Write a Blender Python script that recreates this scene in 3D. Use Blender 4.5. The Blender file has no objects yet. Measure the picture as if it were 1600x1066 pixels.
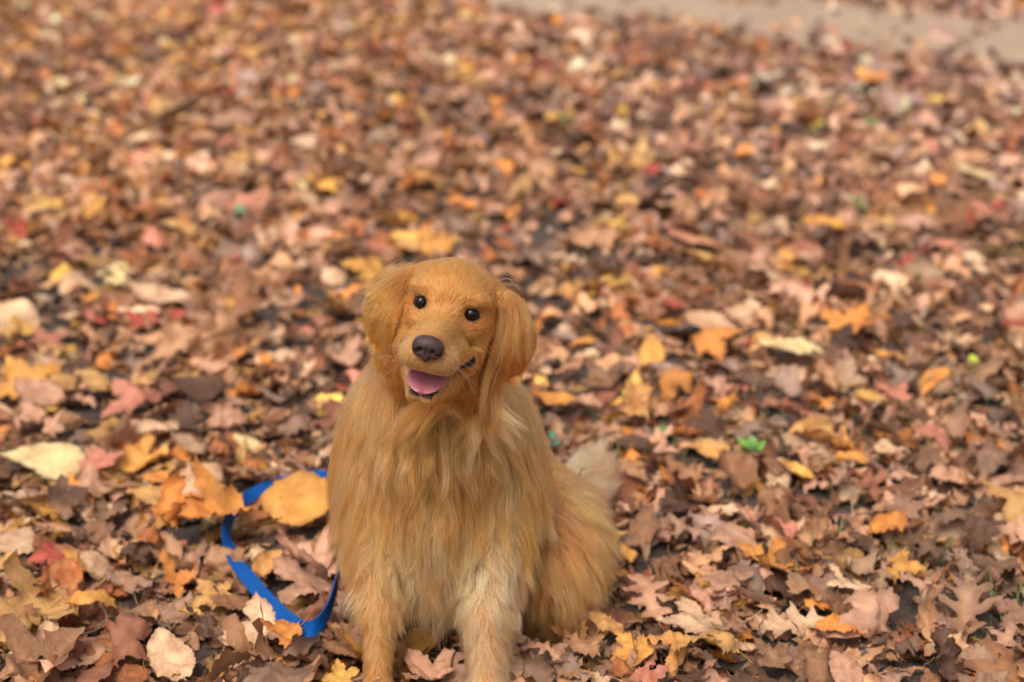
import bpy, math, random, time
import numpy as np
from mathutils import Vector, Matrix, kdtree
from mathutils.geometry import delaunay_2d_cdt

rng = np.random.default_rng(11)
random.seed(5)
SC = bpy.context.scene
COL = SC.collection
R = math.radians

# ------------------------------------------------------------------ camera
PITCH = R(21.5)
CAM = np.array([0.0, -1.86, 1.30])
cam = bpy.data.cameras.new("camera")
cam_o = bpy.data.objects.new("camera", cam)
COL.objects.link(cam_o)
cam_o.location = CAM
cam_o.rotation_euler = (math.pi / 2 - PITCH, 0, 0)
cam.sensor_width = 36
cam.lens = 50
cam.clip_start = 0.05
cam.clip_end = 500
cam.dof.use_dof = True
cam.dof.focus_distance = 1.99
cam.dof.aperture_fstop = 2.2
SC.camera = cam_o

# ------------------------------------------------------------------ world, sun, exposure
SUN_EL, SUN_AZ = R(58), R(205)      # azimuth clockwise from +y
w = bpy.data.worlds.new("World")
SC.world = w
w.use_nodes = True
nt = w.node_tree
bg = nt.nodes["Background"]
sky = nt.nodes.new("ShaderNodeTexSky")
sky.sky_type = 'NISHITA'
sky.sun_disc = False
sky.sun_elevation = SUN_EL
sky.sun_rotation = SUN_AZ
sky.dust_density = 4.0
sky.air_density = 1.0
hs = nt.nodes.new("ShaderNodeHueSaturation")   # an overcast sky is nearly grey
hs.inputs["Saturation"].default_value = 0.22
nt.links.new(sky.outputs[0], hs.inputs["Color"])
nt.links.new(hs.outputs[0], bg.inputs["Color"])
bg.inputs["Strength"].default_value = 0.095
sl = bpy.data.lights.new("sun", 'SUN')
sl.energy = 1.5
sl.angle = R(28)
sl.color = (1.0, 0.93, 0.84)
so = bpy.data.objects.new("sun", sl)
COL.objects.link(so)
dirv = Vector((math.sin(SUN_AZ) * math.cos(SUN_EL), math.cos(SUN_AZ) * math.cos(SUN_EL), math.sin(SUN_EL)))
so.rotation_euler = dirv.to_track_quat('Z', 'Y').to_euler()
so.location = dirv * 20
SC.view_settings.view_transform = 'Standard'
SC.view_settings.look = 'None'
SC.view_settings.exposure = 1.1
SC.view_settings.gamma = 1
SC.render.engine = 'CYCLES'
SC.cycles.max_bounces = 8
SC.cycles.diffuse_bounces = 3
SC.cycles.transmission_bounces = 6
SC.cycles.use_denoising = True
SC.cycles.denoiser = 'OPENIMAGEDENOISE'
SC.cycles_curves.shape = 'RIBBONS' if hasattr(SC, 'cycles_curves') else 'RIBBONS'

# ------------------------------------------------------------------ helpers
def tag(o, label=None, cat=None, group=None, kind=None):
    if label: o["label"] = label
    if cat: o["category"] = cat
    if group: o["group"] = group
    if kind: o["kind"] = kind
    return o

def norm(v):
    return v / np.maximum(np.linalg.norm(v, axis=-1, keepdims=True), 1e-9)

def new_mesh(name, verts, faces, mat=None, parent=None, smooth=True, attrs=None):
    """verts (N,3); faces: list of index tuples, or an int array (M,3|4)."""
    me = bpy.data.meshes.new(name)
    verts = np.asarray(verts, dtype=np.float32)
    if isinstance(faces, np.ndarray):
        m, k = faces.shape
        me.vertices.add(len(verts))
        me.vertices.foreach_set("co", verts.ravel())
        me.loops.add(m * k)
        me.loops.foreach_set("vertex_index", faces.astype(np.int32).ravel())
        me.polygons.add(m)
        me.polygons.foreach_set("loop_start", np.arange(0, m * k, k, dtype=np.int32))
        me.update(calc_edges=True)
    else:
        me.from_pydata(verts.tolist(), [], [tuple(f) for f in faces])
    if smooth:
        me.polygons.foreach_set("use_smooth", np.ones(len(me.polygons), dtype=bool))
    for k, (typ, data) in (attrs or {}).items():
        a = me.attributes.new(k, typ, 'POINT')
        data = np.asarray(data, dtype=np.float32)
        if typ == 'FLOAT':
            a.data.foreach_set("value", data.ravel())
        elif typ == 'FLOAT_VECTOR':
            a.data.foreach_set("vector", data.ravel())
        else:
            if data.shape[1] == 3:
                data = np.concatenate([data, np.ones((len(data), 1), np.float32)], 1)
            a.data.foreach_set("color", data.ravel())
    me.update()
    o = bpy.data.objects.new(name, me)
    COL.objects.link(o)
    if mat: me.materials.append(mat)
    if parent: o.parent = parent
    return o

def new_mat(name):
    m = bpy.data.materials.new(name)
    m.use_nodes = True
    t = m.node_tree
    b = t.nodes["Principled BSDF"]
    return m, t, b

def N(t, typ, **kw):
    n = t.nodes.new(typ)
    for k, v in kw.items():
        if hasattr(n, k): setattr(n, k, v)
        else: n.inputs[k].default_value = v
    return n

def attr_node(t, name):
    n = t.nodes.new("ShaderNodeAttribute")
    n.attribute_name = name
    return n

def mixc(t, fac, a, b, blend='MIX'):
    n = t.nodes.new("ShaderNodeMix")
    n.data_type = 'RGBA'
    n.blend_type = blend
    for s, v in ((0, fac), (6, a), (7, b)):
        if hasattr(v, "is_output"): t.links.new(v, n.inputs[s])
        else: n.inputs[s].default_value = v if s == 0 else (*v, 1)[:4]
    return n.outputs[2]

def ramp(t, src, stops):
    n = t.nodes.new("ShaderNodeValToRGB")
    e = n.color_ramp.elements
    while len(e) < len(stops): e.new(0.5)
    for q, (p, c) in zip(e, stops):
        q.position = p
        q.color = (*c, 1) if len(c) == 3 else c
    t.links.new(src, n.inputs[0])
    return n.outputs[0]

def vnoise(x, y, seed=0):
    """smooth value noise in the plane, about -1..1"""
    r = np.random.default_rng(seed)
    tab = r.uniform(-1, 1, (64, 64))
    xi, yi = np.floor(x).astype(int), np.floor(y).astype(int)
    fx, fy = x - xi, y - yi
    fx, fy = fx * fx * (3 - 2 * fx), fy * fy * (3 - 2 * fy)
    g = lambda a, b: tab[a % 64, b % 64]
    return (g(xi, yi) * (1 - fx) + g(xi + 1, yi) * fx) * (1 - fy) + (g(xi, yi + 1) * (1 - fx) + g(xi + 1, yi + 1) * fx) * fy

def ground_h(x, y):
    x, y = np.asarray(x, float), np.asarray(y, float)
    return 0.014 * vnoise(x * 1.3 + 9, y * 1.3, 1) + 0.007 * vnoise(x * 4.1, y * 4.1 + 5, 2) - 0.004
# ------------------------------------------------------------------ ground and path (setting)
def path_near(x):   # near edge of the dirt path, y as a function of x
    return 6.60 - 0.61 * (x + 0.1) + 0.10 * vnoise(x * 1.7, x * 0 + 3.3, 4) + 0.06 * vnoise(x * 6, x * 0 + 1.1, 5)
def path_far(x):
    return 8.60 - 0.72 * (x - 0.5) + 0.15 * vnoise(x * 1.9, x * 0 + 7.7, 6)

def soil_mat():
    m, t, b = new_mat("damp_soil")
    tc = N(t, "ShaderNodeTexCoord")
    n1 = N(t, "ShaderNodeTexNoise", Scale=9.0, Detail=8.0, Roughness=0.65)
    n2 = N(t, "ShaderNodeTexNoise", Scale=70.0, Detail=6.0, Roughness=0.7)
    for n in (n1, n2): t.links.new(tc.outputs["Object"], n.inputs["Vector"])
    c = ramp(t, n1.outputs["Fac"], [(0.3, (0.035, 0.022, 0.016)), (0.7, (0.085, 0.055, 0.04))])
    c = mixc(t, 0.6, c, ramp(t, n2.outputs["Fac"], [(0.35, (0.02, 0.013, 0.01)), (0.7, (0.14, 0.095, 0.07))]))
    t.links.new(c, b.inputs["Base Color"])
    b.inputs["Roughness"].default_value = 0.9
    bp = N(t, "ShaderNodeBump", Strength=0.8, Distance=0.02)
    t.links.new(n2.outputs["Fac"], bp.inputs["Height"])
    t.links.new(bp.outputs[0], b.inputs["Normal"])
    return m

def path_mat():
    m, t, b = new_mat("sandy_dirt")
    tc = N(t, "ShaderNodeTexCoord")
    n1 = N(t, "ShaderNodeTexNoise", Scale=2.2, Detail=7.0, Roughness=0.6)
    n2 = N(t, "ShaderNodeTexNoise", Scale=45.0, Detail=7.0, Roughness=0.75)
    for n in (n1, n2): t.links.new(tc.outputs["Object"], n.inputs["Vector"])
    c = ramp(t, n1.outputs["Fac"], [(0.3, (0.25, 0.152, 0.090)), (0.7, (0.365, 0.240, 0.150))])
    c = mixc(t, 0.35, c, ramp(t, n2.outputs["Fac"], [(0.35, (0.17, 0.11, 0.075)), (0.7, (0.60, 0.47, 0.34))]))
    t.links.new(c, b.inputs["Base Color"])
    b.inputs["Roughness"].default_value = 0.95
    bp = N(t, "ShaderNodeBump", Strength=0.6, Distance=0.02)
    t.links.new(n2.outputs["Fac"], bp.inputs["Height"])
    t.links.new(bp.outputs[0], b.inputs["Normal"])
    return m

def grid_sheet(name, xs, ys, mat, lift=0.0):
    X, Y = np.meshgrid(xs, ys)
    Z = ground_h(X, Y) + lift
    V = np.stack([X, Y, Z], -1).reshape(-1, 3)
    nx, ny = len(xs), len(ys)
    i = np.arange(nx * ny).reshape(ny, nx)
    F = np.stack([i[:-1, :-1], i[:-1, 1:], i[1:, 1:], i[1:, :-1]], -1).reshape(-1, 4)
    return new_mesh(name, V, F, mat)

fine = np.arange(-6, 12.01, 0.08)
xs = np.concatenate([[-200, -60, -25, -14, -9], np.arange(-6, 6.01, 0.08), [9, 14, 25, 60, 200]])
ys = np.concatenate([[-60, -20, -9], fine, [16, 25, 45, 90, 250]])
g = grid_sheet("ground", xs, ys, soil_mat())
tag(g, "dark damp soil showing between the fallen leaves", "ground", kind="structure")

# the path: a sheet 6 mm above the soil between its two wandering edges
px_ = np.arange(-14, 12.01, 0.06)
tt = np.linspace(0, 1, 26)
PX, TT = np.meshgrid(px_, tt)
PY = path_near(PX) * (1 - TT) + path_far(PX) * TT
PZ = ground_h(PX, PY) + 0.008
i = np.arange(PX.size).reshape(PX.shape)
F = np.stack([i[:-1, :-1], i[:-1, 1:], i[1:, 1:], i[1:, :-1]], -1).reshape(-1, 4)
p = new_mesh("path", np.stack([PX, PY, PZ], -1).reshape(-1, 3), F, path_mat())
tag(p, "pale sandy dirt path crossing behind the leaf carpet", "path", kind="structure")
# ------------------------------------------------------------------ the dog
LONG_N, SHORT_N = 130000, 170000
# The body is one surface grown from smoothly joined volumes (surface nets over a distance field).
def d_ell(p, c, r, M=None):
    q = p - np.asarray(c, np.float32)
    if M is not None: q = q @ M
    r = np.asarray(r, np.float32)
    k0 = np.linalg.norm(q / r, axis=-1)
    k1 = np.linalg.norm(q / (r * r), axis=-1)
    return k0 * (k0 - 1) / np.maximum(k1, 1e-6)

def d_cone(p, a, b, r1, r2):
    a = np.asarray(a, np.float32); b = np.asarray(b, np.float32)
    ab = b - a
    h = np.clip(((p - a) @ ab) / (ab @ ab), 0, 1)
    return np.linalg.norm(p - a - h[..., None] * ab, axis=-1) - (r1 + (r2 - r1) * h)

def smin(a, b, k):
    h = np.clip(0.5 + 0.5 * (b - a) / k, 0, 1)
    return b * (1 - h) + a * h - k * h * (1 - h)

def smax(a, b, k):
    return -smin(-a, -b, k)

def surface_nets(f, gx, gy, gz):
    """f: values on the rectilinear grid gx*gy*gz, negative inside -> verts, quads"""
    s = f < 0
    c = np.zeros(tuple(n - 1 for n in f.shape), np.int8)
    for dx in (0, 1):
        for dy in (0, 1):
            for dz in (0, 1):
                c += s[dx:dx + c.shape[0], dy:dy + c.shape[1], dz:dz + c.shape[2]]
    act = (c > 0) & (c < 8)
    I = np.argwhere(act)
    idx = -np.ones(act.shape, np.int64)
    idx[act] = np.arange(len(I))
    acc = np.zeros((len(I), 3)); cnt = np.zeros(len(I))
    G = (gx, gy, gz)
    for ax in range(3):
        o1, o2 = [a for a in range(3) if a != ax]
        for u in (0, 1):
            for v in (0, 1):
                A = I.copy(); A[:, o1] += u; A[:, o2] += v
                B = A.copy(); B[:, ax] += 1
                fa, fb = f[tuple(A.T)], f[tuple(B.T)]
                m = (fa < 0) != (fb < 0)
                t = np.where(m, fa / np.where(m, fa - fb, 1), 0)
                pa = np.stack([G[k][A[:, k]] for k in range(3)], -1)
                pb = np.stack([G[k][B[:, k]] for k in range(3)], -1)
                acc += np.where(m[:, None], pa + (pb - pa) * t[:, None], 0)
                cnt += m
    V = acc / cnt[:, None]
    Q = []
    for ax in range(3):
        o1, o2 = (ax + 1) % 3, (ax + 2) % 3
        sl0 = [slice(None)] * 3; sl1 = [slice(None)] * 3
        sl0[ax] = slice(0, -1); sl1[ax] = slice(1, None)
        a, b = s[tuple(sl0)], s[tuple(sl1)]
        E = np.argwhere(a != b)
        E = E[(E[:, o1] > 0) & (E[:, o2] > 0) & (E[:, o1] < f.shape[o1] - 1) & (E[:, o2] < f.shape[o2] - 1)]
        ins = a[tuple(E.T)]
        def cell(u, v):
            C = E.copy(); C[:, o1] -= u; C[:, o2] -= v
            return idx[tuple(C.T)]
        q = np.stack([cell(1, 1), cell(0, 1), cell(0, 0), cell(1, 0)], -1)
        q[~ins] = q[~ins][:, ::-1]
        Q.append(q)
    return V, np.concatenate(Q)

# --- head frame: local x = viewer's right, f = towards the nose, u = up
def head_rot(yaw, pitch, roll):
    B = np.array([[1, 0, 0], [0, -1, 0], [0, 0, 1.]])
    cy, sy, cp, sp, cr, sr = math.cos(yaw), math.sin(yaw), math.cos(pitch), math.sin(pitch), math.cos(roll), math.sin(roll)
    Rz = np.array([[cy, -sy, 0], [sy, cy, 0], [0, 0, 1]])
    Rx = np.array([[1, 0, 0], [0, cp, -sp], [0, sp, cp]])
    Ry = np.array([[cr, 0, sr], [0, 1, 0], [-sr, 0, cr]])
    return Rz @ Rx @ Ry @ B
HM = head_rot(R(-5.5), R(-12), R(12.0))
HO = np.array([-0.0850, 0.0, 0.6140])
def H(x, f, u): return HO + HM @ np.array([x, f, u])
def Hd(x, f, u): return HM @ np.array([x, f, u])
NOSE = H(0, 0.186, -0.024)

GOLD = (0.560, 0.190, 0.036)
DEEP = (0.40, 0.110, 0.018)
LIGHT = (0.63, 0.275, 0.078)
CREAM = (0.68, 0.375, 0.155)
PALE = (0.72, 0.42, 0.205)
CHEST = (0.60, 0.225, 0.050)
MILK = (0.72, 0.410, 0.180)
PR = []
def pr(kind, args, k=0.02, ln=0.03, d='face', lift=0.35, col=GOLD, fan=0.0, sig=0.012):
    PR.append(dict(kind=kind, args=args, k=k, ln=ln, d=d, lift=lift, col=col, fan=fan, sig=sig))
dn = lambda x=0, y=0, z=-1: np.array([x, y, z], float)

# trunk
pr('e', ((-.113, .13, .300), (.130, .115, .155)), .03, .125, dn(0, -.10), .24, CHEST, 1.0, .03)
pr('c', ((-.116, .17, .39), (-.03, .34, .15), .092, .108), .05, .065, dn(.25, .5, -.8), .3, GOLD, 0, .03)
pr('c', ((-.116, .13, .40), (-.097, .075, .545), .088, .068), .04, .085, dn(0, -.1), .28, GOLD, 1.2, .025)
pr('e', ((-.108, .055, .40), (.080, .05, .075)), .04, .130, dn(0, -.15), .28, CHEST, 1.3, .02)
pr('e', ((-.112, .06, .225), (.075, .06, .08)), .04, .165, dn(0, -.06), .18, MILK, .35, .02)
# shoulders and forelegs
for s, ex, ey, px, kn in ((-1, -.204, .085, -.200, .0215), (1, -.018, .090, -.037, .030)):
    pr('e', ((-.112 + s * .082, .125, .295), (.058, .075, .120)), .04, .110, dn(s * .08, .05), .22, LIGHT, 0, .02)
    pr('c', ((ex, ey, .27), (px, -.025, .130), .052, kn), .025, .070, dn(s * .10, .12), .22, LIGHT if s < 0 else MILK, 0, .015)
    pr('c', ((px, -.028, .135), (px, -.080, .045), kn - .002, kn - .005), .015, .020 if s < 0 else .042, dn(.22 if s > 0 else 0, .2), .20, LIGHT if s < 0 else CREAM, 0, .012)
    pr('e', ((px, -.112, .036), (.033, .048, .024)), .014, .012, dn(0, -1, -.25), .2, LIGHT, 0, .01)
    for q in (-1.5, -.5, .5, 1.5):
        pr('e', ((px + q * .0155, -.150 + abs(q) * .006, .031), (.0095, .019, .018)), .006, .010, dn(0, -1, -.5), .2, GOLD, 0, .008)
# hindquarters
pr('e', ((.064, .235, .118), (.075, .150, .100)), .03, .125, dn(.14, -.05, -1), .20, CHEST, 0, .03)
pr('e', ((-.175, .29, .13), (.065, .130, .110)), .03, .075, dn(-.1, .05, -1), .28, GOLD, 0, .03)
pr('e', ((-.03, .35, .10), (.11, .11, .10)), .04, .065, dn(.1, .4, -1), .3, GOLD, 0, .03)
for x, y in ((.075, .185), (-.20, .25)):
    pr('c', ((x, y + .13, .06), (x + .004, y, .048), .038, .026), .02, .03, dn(0, -.5, -.5), .2, LIGHT, 0, .012)
    pr('e', ((x + .004, y - .035, .034), (.031, .046, .022)), .012, .012, dn(0, -1, -.3), .16, LIGHT, 0, .01)
# tail, laid out behind on the leaves
TAIL = [(.02, .40, .070), (.068, .43, .055), (.104, .48, .052), (.130, .54, .056), (.146, .59, .066)]
for a, b, r1, r2 in zip(TAIL[:-1], TAIL[1:], (.040, .040, .040, .036), (.040, .040, .036, .022)):
    dd = norm(np.array(b) - np.array(a))
    pr('c', (a, b, r1, r2), .015, .105, dd + np.array([.15, 0, .20]), .42, PALE, 0, .02)
# skull
pr('e', (H(0, -.002, .006), (.0625, .078, .0625), HM), .02, .018, 'face', .24, GOLD)
pr('e', (H(0, .035, .022), (.052, .045, .040), HM), .02, .014, 'face', .22, GOLD)
for s in (-1, 1):
    pr('e', (H(s * .0350, .0600, .0320), (.0200, .0135, .0095), HM), .009, .011, 'face', .16, LIGHT, 0, .008)     # brow
    pr('e', (H(s * .044, .022, -.034), (.032, .038, .038), HM), .018, .016, 'face', .28, GOLD)               # cheek
    pr('c', (H(s * .047, .050, -.002), H(s * .036, .066, -.012), .011, .009), .016, .013, 'face', .28, GOLD, 0, .008)  # cheekbone
    pr('e', (H(s * .050, -.018, -.082), (.038, .042, .040), HM), .03, .045, 'neck', .30, GOLD, 0, .015)      # ruff under the ear
# muzzle
pr('c', (H(0, .066, -.012), H(0, .160, -.022), .0255, .0195), .022, .010, 'face', .20, LIGHT, 0, .008)
for s in (-1, 1):
    pr('c', (H(s * .013, .156, -.0395), H(s * .026, .090, -.040), .0185, .0195), .009, .010, 'face', .22, LIGHT, 0, .008)
    pr('e', (H(s * .0225, .146, -.0425), (.0175, .022, .0175), HM), .008, .006, 'face', .16, CREAM, 0, .006)
    pr('e', (H(s * .043, .066, -.054), (.014, .022, .016), HM), .012, .012, 'face', .2, GOLD, 0, .008)       # corner of the smile
pr('e', (H(0, .152, -.044), (.019, .019, .015), HM), .008, .005, 'lip', .16, CREAM, 0, .006)
# lower jaw (open) and throat
for s in (-1, 1):
    pr('c', (H(s * .010, .136, -.0985), H(s * .022, .062, -.078), .0090, .0170), .010, .006, 'lip', .16, LIGHT, 0, .007)
pr('e', (H(0, .034, -.085), (.036, .05, .032), HM), .02, .030, 'neck', .24, GOLD, 0, .012)
# ears
def ear_frame(s, tl):
    up = norm(np.array([-s * tl, -.05, 1.0])); side = np.array([s * .80, -.60, 0]); side = norm(side - up * (side @ up))
    return HM @ np.stack([side, up, np.cross(side, up)], -1)
for s, c1, t1, c2, t2 in ((-1, (-.084, .006, .000), .62, (-.092, .012, -.036), -.30), (1, (.088, .006, .000), .55, (.101, .012, -.034), -.16)):
    pr('e', (H(*c1), (.024, .044, .0105), ear_frame(s, t1)), .008, .028, Hd(s * .55, -.20, -1), .20, GOLD, 0, .008)
    pr('e', (H(c2[0], c2[1], c2[2] + .007), (.0235, .039, .0090), ear_frame(s, t2)), .008, .024 if s < 0 else .019, Hd(s * .30, -.20, -1), .17, GOLD if s < 0 else DEEP, 0, .008)
    pr('c', (H(s * .044, -.014, .026), H(s * .070, -.002, .012), .022, .017), .020, .022, Hd(s * .7, -.2, -.8), .22, GOLD, 0, .01)

MOUTH_C = H(.002, .118, -.0700)
MT = R(-27)
MMAT = HM @ np.array([[1, 0, 0], [0, math.cos(MT), -math.sin(MT)], [0, math.sin(MT), math.cos(MT)]])
def mouth_d(p):
    d_ = d_ell(p, MOUTH_C, (.0300, .056, .0120), MMAT)
    d_ = smin(d_, d_cone(p, H(.024, .125, -.066), H(.051, .076, -.046), .0050, .0032), .004)
    return smin(d_, d_cone(p, H(-.024, .125, -.066), H(-.040, .095, -.056), .0050, .0020), .004)
EYES = [H(-.0345, .0668, .0125), H(.0345, .0668, .0125)]
EYE_R = 0.0093

def prim_d(q, p):
    a = q['args']
    return d_ell(p, *a) if q['kind'] == 'e' else d_cone(p, *a)

def grid_axis(lo, hi, c0, c1, fine_, coarse):
    a = [np.arange(lo, c0, coarse), np.arange(c0, c1, fine_), np.arange(c1, hi + coarse, coarse)]
    return np.unique(np.concatenate(a)).astype(np.float32)
gx = grid_axis(-.34, .26, -.225, .045, .003, .007)
gy = grid_axis(-.24, .90, -.205, .095, .003, .0085)
gz = grid_axis(-.02, .74, .475, .705, .003, .007)
FLD = np.full((len(gx), len(gy), len(gz)), 0.3, np.float32)
for n_, q in enumerate(PR):
    a = q['args']
    if q['kind'] == 'e': c = np.array(a[0]); rad = max(a[1]); lo, hi = c - rad, c + rad
    else: lo = np.minimum(np.array(a[0]) - a[2], np.array(a[1]) - a[3]); hi = np.maximum(np.array(a[0]) + a[2], np.array(a[1]) + a[3])
    mg = q['k'] + .03
    S = []
    for g_, l, h in ((gx, lo[0] - mg, hi[0] + mg), (gy, lo[1] - mg, hi[1] + mg), (gz, lo[2] - mg, hi[2] + mg)):
        S.append(slice(int(np.searchsorted(g_, l)), int(np.searchsorted(g_, h))))
    S = tuple(S)
    P_ = np.stack(np.meshgrid(gx[S[0]], gy[S[1]], gz[S[2]], indexing='ij'), -1)
    dd = prim_d(q, P_)
    FLD[S] = smin(FLD[S], dd, q['k'])
# carve the mouth and the eye sockets
def carve(c, rad, fn, k):
    S = tuple(slice(int(np.searchsorted(g_, c[j] - rad)), int(np.searchsorted(g_, c[j] + rad))) for j, g_ in enumerate((gx, gy, gz)))
    P_ = np.stack(np.meshgrid(gx[S[0]], gy[S[1]], gz[S[2]], indexing='ij'), -1)
    FLD[S] = smax(FLD[S], -fn(P_), k)
carve(MOUTH_C, .085, mouth_d, .004)
for e in EYES:
    carve(e, .03, lambda p: np.linalg.norm(p - (e + HM[:, 1] * .0085), axis=-1) - .0064, .004)

# a fold between each ear and the cheek
def field_at(p):
    i_ = [np.clip(np.searchsorted(g_, p[j]), 0, len(g_) - 1) for j, g_ in enumerate((gx, gy, gz))]
    return FLD[i_[0], i_[1], i_[2]]
FOLD = []
for s, xa, xb, ua, ub in ((-1, -.0585, -.0615, .014, -.078), (1, .0660, .0650, .018, -.088)):
    line = []
    for q in np.linspace(0, 1, 9):
        x_, u_ = xa + (xb - xa) * q, ua + (ub - ua) * q
        f_ = .11
        while f_ > -.05 and field_at(H(x_, f_, u_)) > 0: f_ -= .0015
        line.append((x_, f_, u_))
    line = np.array(line); line[:, 1] = np.convolve(np.pad(line[:, 1], 1, mode='edge'), [.25, .5, .25], 'valid')
    FOLD += [(H(*a), H(*b)) for a, b in zip(line[:-1], line[1:])]
def fold_d(p):
    d_ = np.full(p.shape[:-1], 9.0)
    for a, b in FOLD: d_ = np.minimum(d_, d_cone(p, a, b, .0058, .0058))
    return d_
carve(H(0, .02, -.03), .125, fold_d, .003)
BV, BQ = surface_nets(FLD, gx, gy, gz)
BV = BV.astype(np.float32)
def sdf(p):
    """trilinear look-up of the field and its gradient"""
    out = []
    ii = []; ff = []
    for j, g_ in enumerate((gx, gy, gz)):
        i_ = np.clip(np.searchsorted(g_, p[:, j]) - 1, 0, len(g_) - 2)
        ii.append(i_); ff.append(np.clip((p[:, j] - g_[i_]) / (g_[i_ + 1] - g_[i_]), 0, 1))
    c = {}
    for a in (0, 1):
        for b in (0, 1):
            for d in (0, 1):
                c[a, b, d] = FLD[ii[0] + a, ii[1] + b, ii[2] + d]
    L = lambda u, v, t: u + (v - u) * t
    x00, x10, x01, x11 = (L(c[0, b, d], c[1, b, d], ff[0]) for b, d in ((0, 0), (1, 0), (0, 1), (1, 1)))
    val = L(L(x00, x10, ff[1]), L(x01, x11, ff[1]), ff[2])
    gxv = L(L(c[1, 0, 0] - c[0, 0, 0], c[1, 1, 0] - c[0, 1, 0], ff[1]), L(c[1, 0, 1] - c[0, 0, 1], c[1, 1, 1] - c[0, 1, 1], ff[1]), ff[2]) / (gx[ii[0] + 1] - gx[ii[0]])
    gyv = L(x10 - x00, x11 - x01, ff[2]) / (gy[ii[1] + 1] - gy[ii[1]])
    gzv = (L(x01, x11, ff[1]) - L(x00, x10, ff[1])) / (gz[ii[2] + 1] - gz[ii[2]])
    return val, norm(np.stack([gxv, gyv, gzv], -1))

# vertex normals and the groom (length, direction, colour ...) carried by the volumes
def vnormals(V, Q):
    n = np.cross(V[Q[:, 2]] - V[Q[:, 0]], V[Q[:, 3]] - V[Q[:, 1]])
    out = np.zeros_like(V)
    for k in range(4): np.add.at(out, Q[:, k], n)
    return norm(out)
BN = vnormals(BV, BQ)
def groom(p):
    W = np.zeros(len(p)); ln = np.zeros(len(p)); lf = np.zeros(len(p)); D = np.zeros((len(p), 3)); C = np.zeros((len(p), 3))
    dmin = np.full(len(p), 9.0)
    ds = []
    for q in PR:
        d_ = prim_d(q, p); ds.append(d_); dmin = np.minimum(dmin, d_)
    face = norm(p - NOSE)
    loc = (p - HO) @ HM
    for q, d_ in zip(PR, ds):
        w_ = np.exp(-np.maximum(d_ - dmin, 0) / q['sig'])
        W += w_; ln += w_ * q['ln']; lf += w_ * q['lift']; C += w_[:, None] * np.array(q['col'])
        if isinstance(q['d'], str):
            if q['d'] == 'face':
                v = face + Hd(0, 0, -.25) * np.clip(-loc[:, 2:3] * 20, 0, 1.5) + Hd(0, -.2, -1.0) * np.clip((np.abs(loc[:, :1]) - .040) / .025, 0, 1) * (loc[:, 1:2] < .10)
            elif q['d'] == 'lip':
                v = Hd(0, -.3, -1) + np.sign(loc[:, :1]) * Hd(.25, 0, 0) + 0 * face
            else:
                v = np.array([0, -.15, -1]) + np.clip(loc[:, :1] * 9, -1, 1) * np.array([.45, 0, 0])
        else:
            v = np.broadcast_to(q['d'], p.shape).copy()
            if q['fan']:
                v[:, 0] += q['fan'] * np.clip((p[:, 0] + .10) * 3.5, -.6, .6) * np.clip((p[:, 2] - .15) * 3.2, 0, 1)
        D += w_[:, None] * norm(v)
    return ln / W, norm(D), lf / W, C / W[:, None]
GL, GD, GF, GC = groom(BV)
loc = (BV - HO) @ HM
md = mouth_d(BV)
ed = np.full(len(BV), 9.0)
for e, s in zip(EYES, (-1, 1)):      # almond-shaped, drawn out towards the nose
    q = (BV - e) @ HM
    q[:, 2] += s * q[:, 0] * .12
    ed = np.minimum(ed, np.linalg.norm(q / np.array([np.where(q[:, 0] * s < 0, 1.45, 1.12), np.ones(len(q)), np.ones(len(q)) * .95]).T, axis=1))
nd = np.linalg.norm((BV - H(0, .172, -.024)) / np.array([1, 1, 1]), axis=1)
inmouth = (md < .0022)
fdv = fold_d(BV)
bare = inmouth | (fdv < .0004) | (ed < .0090) | (nd < .0175) | (BV[:, 2] < .012)
# skin colour: undercoat, black lips and eye rims, dark mouth
SK = GC * np.array([.50, .52, .50])
SK[fdv < .002] = (.15, .052, .014)  # shade of the ear fold, painted as dark skin
SK[md < .0042] = (.022, .012, .011)
SK[md < -.004] = (.06, .018, .018)
SK[(ed < .0120)] = (.018, .012, .010)

dog = bpy.data.objects.new("dog", None)
COL.objects.link(dog)
dog.location = (-0.1, 0.15, 0)
dog.empty_display_size = 0.1
tag(dog, "golden long-haired dog sitting on the leaves with its tongue out", "dog")

def skin_mat():
    m, t, b = new_mat("dog_skin")
    a = attr_node(t, "skin")
    n = N(t, "ShaderNodeTexNoise", Scale=160.0, Detail=4.0)
    t.links.new(mixc(t, 0.35, a.outputs["Color"], ramp(t, n.outputs["Fac"], [(.3, (.45, .45, .45)), (.7, (1, 1, 1))]), 'MULTIPLY'), b.inputs["Base Color"])
    b.inputs["Roughness"].default_value = 0.5
    b.inputs["Specular IOR Level"].default_value = 0.1
    return m
def place(o):
    """keep world-space coordinates although the part hangs under the dog's Empty"""
    o.parent = dog
    o.matrix_parent_inverse = Matrix.Translation(-Vector(dog.location))
    return o
body = place(new_mesh("body", BV, BQ, skin_mat(), attrs={"skin": ('FLOAT_COLOR', SK)}))

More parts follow.
